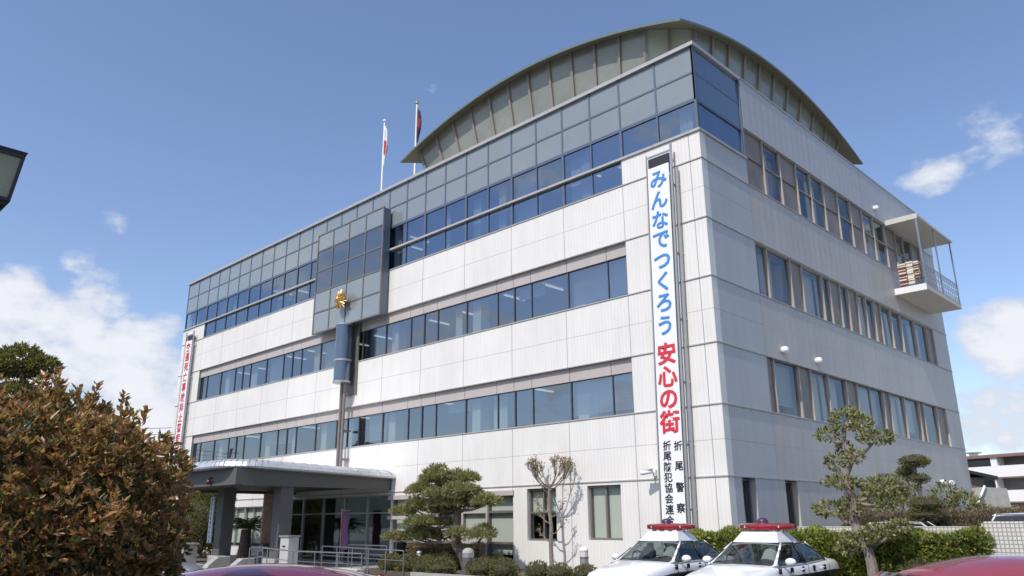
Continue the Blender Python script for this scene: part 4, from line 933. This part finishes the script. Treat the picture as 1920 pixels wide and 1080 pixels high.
# ================================================================== VEHICLES
def car(name, label, loc, rz, paint, low=None, group=None, police=False, roofz=0, long_roof=False, arch=.0):
    root = thing(name, label, 'police car' if police else 'car', loc, rz, group)
    low = low or paint
    MG_ = bpy.data.materials.get('car_glass') or glass_mat('car_glass',(.50,.56,.55),(.8,.9,1),.05,1.5)
    MT = bpy.data.materials.get('tyre') or mat('tyre',(.02,.02,.02),.8)
    MI = bpy.data.materials.get('car_interior') or mat('car_interior',(.055,.055,.06),.8)
    MLENS = bpy.data.materials.get('headlight_lens') or mat('headlight_lens',(.55,.57,.6),.08,coat=1)
    st = [(2.44,.55,.60),(2.36,.74,.70),(2.18,.82,.77),(1.8,.86,.84),(1.35,.885,.91),(1.02,.895,.965),(.4,.90,.975),(-.4,.90,.985),(-1.1,.90,1.0),(-1.72,.89,1.03),(-2.15,.865,1.02),(-2.36,.82,.99),(-2.44,.70,.86)]
    prof = [(.0,.0),(.80,.0),(.95,.10),(1.0,.35),(.995,.60),(.99,.70),(.965,.86),(.90,.965),(.78,1.0),(.40,1.03),(.0,1.04)]
    vs = []; n = len(prof)*2-2
    for x,hw,zt in st:
        half = [(hw*a, .20+(zt-.20)*f_) for a,f_ in prof]
        ring = half+[(-y,z) for y,z in half[-2:0:-1]]
        vs += [(x,y,z) for y,z in ring]
    fs = []; mi = []
    for i in range(len(st)-1):
        for k in range(n):
            fs.append((i*n+k,i*n+(k+1)%n,(i+1)*n+(k+1)%n,(i+1)*n+k))
            zf = min(k, n-1-k); x = (st[i][0]+st[i+1][0])/2
            top_ = k in (8,9,10,11)
            mi.append(2 if (top_ and -1.72 < x < 1.02) else (1 if zf < 5 else 0))
    fs += [tuple(range(n))[::-1], tuple(range((len(st)-1)*n,len(st)*n))]; mi += [1,1]
    m = MB(); m.add(vs,fs); m.m = mi
    body = m.build('body',[paint,low,MI],root,smooth=True)
    sub = body.modifiers.new('smooth','SUBSURF'); sub.levels = sub.render_levels = 2
    for p in body.data.polygons: p.use_smooth = True
    cut = MB()
    for wx in (1.42,-1.42):
        for s_ in (1,-1): cut.tube([(wx,s_*.62,.34),(wx,s_*1.1,.34)],.36,24)
    co = cut.build('arch_cutter',MI,root); bo = body.modifiers.new('arch','BOOLEAN'); bo.operation = 'DIFFERENCE'; bo.object = co; bo.solver = 'EXACT'
    bpy.context.view_layer.update(); dg = bpy.context.evaluated_depsgraph_get(); me = bpy.data.meshes.new_from_object(body.evaluated_get(dg)); body.modifiers.clear(); body.data = me; bpy.data.objects.remove(co)
    me.set_sharp_from_angle(angle=R(45))
    # greenhouse
    RZ = 1.44+roofz; RF, RB = (.50, -1.85) if long_roof else (.24, -1.12)   # roof front and back
    def wsh(t,y):   # windscreen: t 0 base..1 top, y -1..1
        return (1.04-(1.04-RF)*t-.10*y*y*(1-t*.5), y*(.74-.16*t), .985+(RZ-.02-arch*.7-.985)*t-.012*y*y)
    RG0 = -2.2 if long_roof else -1.70
    def rgl(t,y): return (RG0+(RB-RG0)*t+.08*y*y, y*(.70-.13*t), 1.035+(RZ-.03-arch*.7-1.035)*t-.01*y*y)
    def grid(fn, nt=6, ny=8):
        v=[]; f=[]
        for i in range(nt+1):
            for j in range(ny+1): v.append(fn(i/nt,-1+2*j/ny))
        for i in range(nt):
            for j in range(ny): a=i*(ny+1)+j; f.append((a,a+1,a+ny+2,a+ny+1))
        return v,f
    m = MB(); m.add(*grid(wsh)); m.build('windscreen',MG_,root,smooth=True)
    m = MB(); m.add(*grid(rgl)); m.build('rear_window',MG_,root,smooth=True)
    side_pts = lambda s_: {'a0':(.88,s_*.815,.985),'a1':(RF-.04,s_*.615,RZ-.055-arch),'b0':(-.36,s_*.82,.99),'b1':(-.33,s_*.62,RZ-.045-arch),'b2':(-.46,s_*.82,.992),'b3':(-.41,s_*.62,RZ-.045-arch),'c1':(RB+.10,s_*.60,RZ-.065-arch),'c0':(RG0+.12,s_*.785,1.03)}
    sh_ = MB()
    def roofp(t,y): x = RF+(RB-RF)*t; return (x, y*.60, RZ-(.045+arch*.6)*abs(y)**2.5-(.035+arch*.7)*(2*t-1)**2-.004)
    sh_.add(*grid(roofp,8,10))
    for s_ in (1,-1):
        p = side_pts(s_)
        m = MB(); m.quad(p['a0'],p['b0'],p['b1'],p['a1']); m.build('side_window',MG_,root)
        m = MB(); m.quad(p['b2'],p['c0'],p['c1'],p['b3']); m.build('side_window',MG_,root)
        W = [wsh(t,s_) for t in (0,.33,.66,1)]; A = [Vector(p['a0']).lerp(Vector(p['a1']),t) for t in (0,.33,.66,1)]
        for i in range(3): sh_.quad(W[i],tuple(A[i]),tuple(A[i+1]),W[i+1])
        G_ = [rgl(t,s_) for t in (0,.33,.66,1)]; C_ = [Vector(p['c0']).lerp(Vector(p['c1']),t) for t in (0,.33,.66,1)]
        for i in range(3): sh_.quad(G_[i],tuple(C_[i]),tuple(C_[i+1]),G_[i+1])
        sh_.quad(p['b0'],p['b2'],p['b3'],p['b1'],1)
        top_ = [roofp(t,s_) for t in np.linspace(0,1,5)]; bot = [p['a1'],p['b1'],p['b3'],Vector(p['b3']).lerp(Vector(p['c1']),.5),p['c1']]
        for i in range(4): sh_.quad(tuple(bot[i]),tuple(bot[i+1]),top_[i+1],top_[i])
        sh_.quad(W[3],tuple(A[3]),top_[0],top_[0][:2]+(top_[0][2]-.001,))
        sh_.quad(p['c0'],G_[0],(RG0-.04,s_*.70,.99),(RG0+.1,s_*.80,.98)); sh_.quad(W[0],p['a0'],(.9,s_*.83,.95),(1.04,s_*.76,.95))
    so = sh_.build('cabin_shell',[paint,MBLACK],root,smooth=True); sl = so.modifiers.new('thick','SOLIDIFY'); sl.thickness = .025; sl.offset = -1
    for wx in (1.42,-1.42):
        for s_ in (1,-1):
            m = MB(); y0,y1 = s_*.68,s_*.88; m.tube([(wx,y0,.32),(wx,y0+(y1-y0)*.12,.32),(wx,y0+(y1-y0)*.88,.32),(wx,y1,.32)],[.29,.32,.32,.29],24)
            wl = m.build('wheel',MT,root,smooth=True); m = MB(); m.tube([(wx,y1-.03*s_,.32),(wx,y1+.006*s_,.32)],[.22,.20],20)
            for k in range(5): a = 2*math.pi*k/5; m.tube([(wx,y1+.01*s_,.32),(wx+.19*math.cos(a),y1+.004*s_,.32+.19*math.sin(a))],.025,6)
            m.build('rim',MSTEEL,wl)
    for s_ in (1,-1):
        m = MB(); m.add([(2.33,s_*.50,.60),(2.16,s_*.80,.62),(2.08,s_*.815,.735),(2.27,s_*.50,.715),(2.20,s_*.48,.59),(2.0,s_*.74,.60),(1.95,s_*.74,.74),(2.1,s_*.48,.72)],[(0,1,2,3),(4,7,6,5),(0,4,5,1),(1,5,6,2),(2,6,7,3),(3,7,4,0)]); m.build('headlight',MLENS,root)
        m = MB(); m.box(-2.42,-2.25,s_*.50,s_*.80,.72,.90); m.build('tail_light',mat('tail_red',(.4,.02,.02),.2,coat=1),root,bevel=.02)
        c_ = core('mirror',(.66,s_*1.0,1.035),(.085,.125,.085),paint,root,12); m = MB(); m.tube([(.68,s_*.82,.985),(.67,s_*.92,1.0)],.03,8); m.build('arm',MBLACK,c_)
        for hx in (-.12,-1.12): m = MB(); m.tube([(hx+.1,s_*.915,.86),(hx,s_*.935,.865),(hx-.1,s_*.915,.86)],.017,6); m.build('door_handle',paint if police else MSTEEL,root)
        m = MB(); m.tube([(.30,s_*.33,.95),(.12,s_*.33,1.18)],[.22,.17],10); m.tube([(.10,s_*.33,1.2),(.08,s_*.33,1.36)],[.10,.08],10); m.build('seat',MCURT if s_ > 0 else MI,root,smooth=True)
    m = MB()
    for s_ in (1,-1):
        for x in (.92,-.40,-1.5): m.tube([(x,s_*.905,.30),(x,s_*.912,.62),(x-.03,s_*.895,.93)],.006,4)
        q_ = side_pts(s_); m.tube([q_['a0'],q_['b0'],q_['b2'],q_['c0'],q_['c1'],q_['b3'],q_['b1'],q_['a1'],q_['a0']],.016,5)
    m.build('door_seam',MBLACK,root)
    m = MB(); m.box(-1.15,-.95,-.6,.6,.95,1.2); m.build('rear_seat',MI,root,bevel=.05)
    m = MB()
    for k in range(24):
        a0 = 2*math.pi*k/24; a1 = 2*math.pi*(k+1)/24; m.tube([(.66+.03*math.sin(a0),-.34+.17*math.cos(a0),1.03+.16*math.sin(a0)),(.66+.03*math.sin(a1),-.34+.17*math.cos(a1),1.03+.16*math.sin(a1))],.016,6,cap=False)
    m.build('steering_wheel',MBLACK,root)
    m = MB(); m.box(2.36,2.46,-.42,.42,.42,.60); m.build('grille',MBLACK,root,bevel=.02)
    m = MB(); m.tube([(1.08,-.05,1.0),(.96,.55,1.03)],.010,5); m.tube([(1.08,-.6,1.0),(1.0,-.02,1.02)],.010,5); m.build('wiper',MBLACK,root)
    if police:
        m = MB(); bt_ = [(.26,.56,RZ-.03),(.26,-.56,RZ-.03),(-.82,-.56,RZ-.035),(-.82,.56,RZ-.035)]; tp_ = [(.02,.43,RZ+.20),(.02,-.43,RZ+.20),(-.52,-.43,RZ+.20),(-.52,.43,RZ+.20)]
        m.add(bt_+tp_,[(0,1,2,3),(4,7,6,5),(0,4,5,1),(1,5,6,2),(2,6,7,3),(3,7,4,0)]); m.build('roof_box',paint,root,bevel=.025)
        MRL = bpy.data.materials.get('red_lens') or mat('red_lens',(.24,.012,.018),.12,coat=1)
        lbz = RZ+.235; m = MB(); secs = [(-.68,-.40,.05,.045),(-.60,-.36,.12,.07),(-.28,-.22,.15,.085),(0,-.13,.16,.09),(.28,-.22,.15,.085),(.60,-.36,.12,.07),(.68,-.40,.05,.045)]
        vs = []; nn = 10
        for y,x,rx,rz_ in secs:
            for k in range(nn): a = 2*math.pi*k/nn; vs.append((x+rx*math.copysign(abs(math.cos(a))**.6,math.cos(a)), y, lbz+.075+rz_*math.copysign(abs(math.sin(a))**.6,math.sin(a))))
        fs = [(i*nn+k,i*nn+(k+1)%nn,(i+1)*nn+(k+1)%nn,(i+1)*nn+k) for i in range(len(secs)-1) for k in range(nn)]+[tuple(range(nn))[::-1],tuple(range((len(secs)-1)*nn,len(secs)*nn))]
        m.add(vs,fs); lbar = m.build('light_bar',MRL,root,smooth=True)
        m = MB(); m.lathe((-.22,0,lbz+.15),[(.13,0),(.13,.05),(.10,.10),(.04,.125)],16); m.build('siren',mat('siren_dark',(.06,.03,.07),.35),lbar,smooth=True)
        m = MB()
        for y in (-.42,-.2,.05,.3,.42): m.box(-.34,-.24,y-.035,y+.035,lbz-.045,lbz+.01)
        m.build('foot',MSTEEL,lbar)
        m = MB()
        for y,x in ((.36,-.16),(-.36,-.16)): m.box(x-.02,x+.02,y-.07,y+.07,lbz+.05,lbz+.1)
        m.build('lamp_cover',MLENS,lbar)
        chars = '福岡県警察'
        for s_ in (1,-1):
            items = [(ch, .98-.56*i, .86, .125) for i,ch in enumerate(chars)]
            glyphs('lettering', items, MINK, root, (lambda h,z,e,s_=s_: Vector(((2*round((.98-h)/.56)*-.56+2*.98-h) if s_>0 else h, s_*(.903+e), z))), .012, .012)
    return root
PW = mat('white_car_paint',(.80,.80,.80),.25,coat=.8); PB = mat('black_car_paint',(.018,.018,.022),.2,coat=1); PR = mat('maroon_car_paint',(.15,.014,.038),.2,coat=1); PR2 = mat('red_car_paint',(.27,.05,.065),.2,coat=1); PS = mat('silver_car_paint',(.45,.48,.55),.3,metal=.4,coat=.8); PP = mat('pale_green_car_paint',(.50,.56,.50),.3,coat=.6)
car('police_car','white over black police car with red light bar, nearer the tall banner',(.08,-3.62,0),R(273),PW,PB,'police cars parked nose out',True)
car('police_car','white over black police car with red light bar, in front of the green hedge',(2.73,-3.67,0),R(270.5),PW,PB,'police cars parked nose out',True)
car('parked_car','maroon car in the foreground with only its roof showing at bottom centre',(4.2,-16.0,0),R(45),PR,roofz=.05,long_roof=True,arch=.16)
car('parked_car','red car in the foreground with its roof at the bottom right corner',(9.9,-10.6,0),R(48),PR2,roofz=.10,long_roof=True,arch=.22)
car('parked_car','silver car nose showing behind the bronze bush left of the entrance',(-12.6,-12.3,0),R(46),PS)
car('parked_car','pale green car whose roof shows above the tiled wall',(4.0,2.9,.30),R(8),PP,roofz=.11)
car('parked_car','white car standing behind the tiled pier at the right edge',(7.9,2.6,.40),R(12),PW,roofz=.20,long_roof=True)

# ================================================================== STREET LAMP
sl_ = thing('street_lamp','black four-sided lantern street lamp cut by the left edge','street lamp',(4.375,-19.795,-.05))
m = MB(); m.tube([(0,0,0),(0,0,.3),(0,0,.32),(0,0,4.5)],[.11,.11,.06,.045],12); m.build('pole', MBLACK, sl_, smooth=True)
m = MB(); tw_,bw,z0,z1 = .235,.195,4.56,4.95
for sx in (-1,1):
    for sy in (-1,1): m.tube([(sx*bw,sy*bw,z0),(sx*tw_,sy*tw_,z1)],.018,4)
for z,w_ in ((z0,bw),(z1,tw_)):
    for a,b in (((-1,-1),(1,-1)),((1,-1),(1,1)),((1,1),(-1,1)),((-1,1),(-1,-1))): m.tube([(a[0]*w_,a[1]*w_,z),(b[0]*w_,b[1]*w_,z)],.02,4)
for k in range(4):
    a = k*math.pi/2+math.pi/4; m.tube([(.24*math.cos(a),.24*math.sin(a),z0),(.06*math.cos(a),.06*math.sin(a),4.46)],.025,4)
m.tube([(-bw,0,z0),(bw,0,z0)],.02,4); m.tube([(0,-bw,z0),(0,bw,z0)],.02,4); m.build('lantern_frame', MBLACK, sl_)
m = MB()
for a,b in (((-1,-1),(1,-1)),((1,-1),(1,1)),((1,1),(-1,1)),((-1,1),(-1,-1))): m.quad((a[0]*bw,a[1]*bw,z0),(b[0]*bw,b[1]*bw,z0),(b[0]*tw_,b[1]*tw_,z1),(a[0]*tw_,a[1]*tw_,z1))
m.build('lantern_glass', leaf_mat('frosted_lantern_pane',(.34,.34,.33),.6,.3), sl_)
m = MB(); m.lathe((0,0,4.62),[(.05,0),(.07,.1),(.05,.22),(.02,.26)],12); m.build('bulb', MWHITE, sl_, smooth=True)
m = MB(); m.add([(-.25,-.25,z1+.01),(.25,-.25,z1+.01),(.25,.25,z1+.01),(-.25,.25,z1+.01),(-.26,-.26,z1+.04),(.26,-.26,z1+.04),(.26,.26,z1+.04),(-.26,.26,z1+.04),(0,0,z1+.07)],[(0,3,2,1),(0,1,5,4),(1,2,6,5),(2,3,7,6),(3,0,4,7),(4,5,8),(5,6,8),(6,7,8),(7,4,8)]); m.build('lantern_cap', MBLACK, sl_)

# ================================================================== POWER LINES
for z,lab in ((8.9,'topmost of the three power lines left of the building'),(8.42,'middle one of the three power lines left of the building'),(7.95,'lowest of the three power lines left of the building')):
    m = MB(); a = Vector((-75,-21,z+.5)); b = Vector((-47,6.2,z-.05)); m.tube([a.lerp(b,k/12)+Vector((0,0,-.6*(1-(2*k/12-1)**2)+.3)) for k in range(13)],.022,5); tag(m.build('power_line', MBLACK, None, smooth=True),lab,'wire','power lines')
for x,y,lab in ((-47,6.2,'utility pole behind the far left end of the building'),(-75,-21,'utility pole far left beyond the bronze bush')):
    o = thing('utility_pole',lab,'utility pole',(x,y,0)); m = MB(); m.tube([(0,0,0),(0,0,10.2)],[.18,.11],12); m.build('pole', MCONC, o, smooth=True)
    m = MB(); m.tube([(-.7,.7,9.6),(.7,-.7,9.6)],.05,6); m.build('crossarm', MSTEEL, o)

# ================================================================== BACKGROUND RIGHT
e_dir = Vector((.72*.50-.70*-.0,0,0)); ang = R(-16)
ap = thing('apartment_building','far white apartment block with long balconies and a red-brown roof edge','building',(-17.5,84.5,0),R(-14))
MAW = mat('apartment_white',(.80,.78,.76),.7,noise_amt=.05); MAR = mat('apartment_roof',(.22,.13,.12),.8); MAD = mat('apartment_recess',(.20,.20,.20),.9,noise_amt=.1,noise_scale=1)
m = MB(); m.box(0,40,1.5,11,0,8.75); m.build('wall', MAD, ap)
m = MB(); m.box(-.4,40,-.3,11.3,8.62,8.95); m.build('roof', MAR, ap)
for i in range(4):
    z = .55+2.72*i-2.0
    if z < 0: continue
    m = MB(); m.box(0,40,0,1.5,z-.12,z); m.box(0,40,-.14,-.002,z-.30,z+.95); m.build('balcony', MAW, ap)
    m = MB(); m.box(0,40,-.24,-.14,z-.46,z-.30); m.build('balcony_trim', MAR, ap)
    for k in range(6): m = MB(); m.box(1.0+k*6.5,3.6+k*6.5,1.44,1.497,z+.1,z+2.1); m.build('window', mat('apartment_window',(.06,.075,.085),.1,spec=.8), ap)
    for k in range(6): m = MB(); m.box(4.5+k*6.5,5.2+k*6.5,-.1,1.45,z+.96,z+2.3) if k==0 and i==3 else m.box(4.6+k*6.5,4.75+k*6.5,-.05,1.45,z+.002,z+2.55); m.build('partition', MAW, ap)
m = MB(); m.tube([(1.6,2,8.95),(1.6,2,9.35)],.5,12); m.tube([(1.6,2,9.4),(1.6,2,9.5)],.9,12); m.tube([(1.6,2,9.35),(1.6,2,9.4)],.3,8); m.build('roof_vent', MSTEEL, ap)
st_ = thing('stair_block','grey concrete stair block with a white sloping edge before the apartment block','stairs',(0,0,0))
a0 = Vector((-3.55,36.9,0)); rd = Vector((.714,.70,0)); bd_ = Vector((-.70,.714,0))
poly = [(0,0),(2.55,0),(2.55,2.3),(2.45,3.75),(1.0,3.85),(0,2.1)]
m = MB(); P8 = [a0+rd*p[0]+Vector((0,0,p[1])) for p in poly]; Q8 = [p+bd_*2.2 for p in P8]; n_ = len(poly)
m.add([tuple(p) for p in P8+Q8],[tuple(range(n_)),tuple(range(n_,2*n_))[::-1]]+[(i,n_+i,n_+(i+1)%n_,(i+1)%n_) for i in range(n_)]); m.build('side', MCONC, st_)
m = MB(); p0 = a0+rd*-.02+Vector((0,0,2.12)); p1 = a0+rd*1.0+Vector((0,0,3.92)); p0 = p0-bd_*.1; p1 = p1-bd_*.1
m.tube([p0,p1],.09,4); m.build('stringer', MAW, st_)
hs = thing('brown_house','dark brown house with sloping eave squeezed behind the side facade','building',(-5.2,39.5,0),R(45))
m = MB(); m.box(-3.2,2.2,0,5,0,4.6); m.build('wall', mat('brown_siding',(.16,.135,.12),.8,noise_amt=.1), hs)
m = MB(); m.prism([(-3.6,5.9),(2.9,4.45),(2.9,4.65),(-3.6,6.1)],1,-.5,5.5); m.build('roof', MBLACK, hs)
m = MB(); m.box(.4,1.6,-.03,-.003,1.4,2.8); m.build('window', MVIS2, hs)
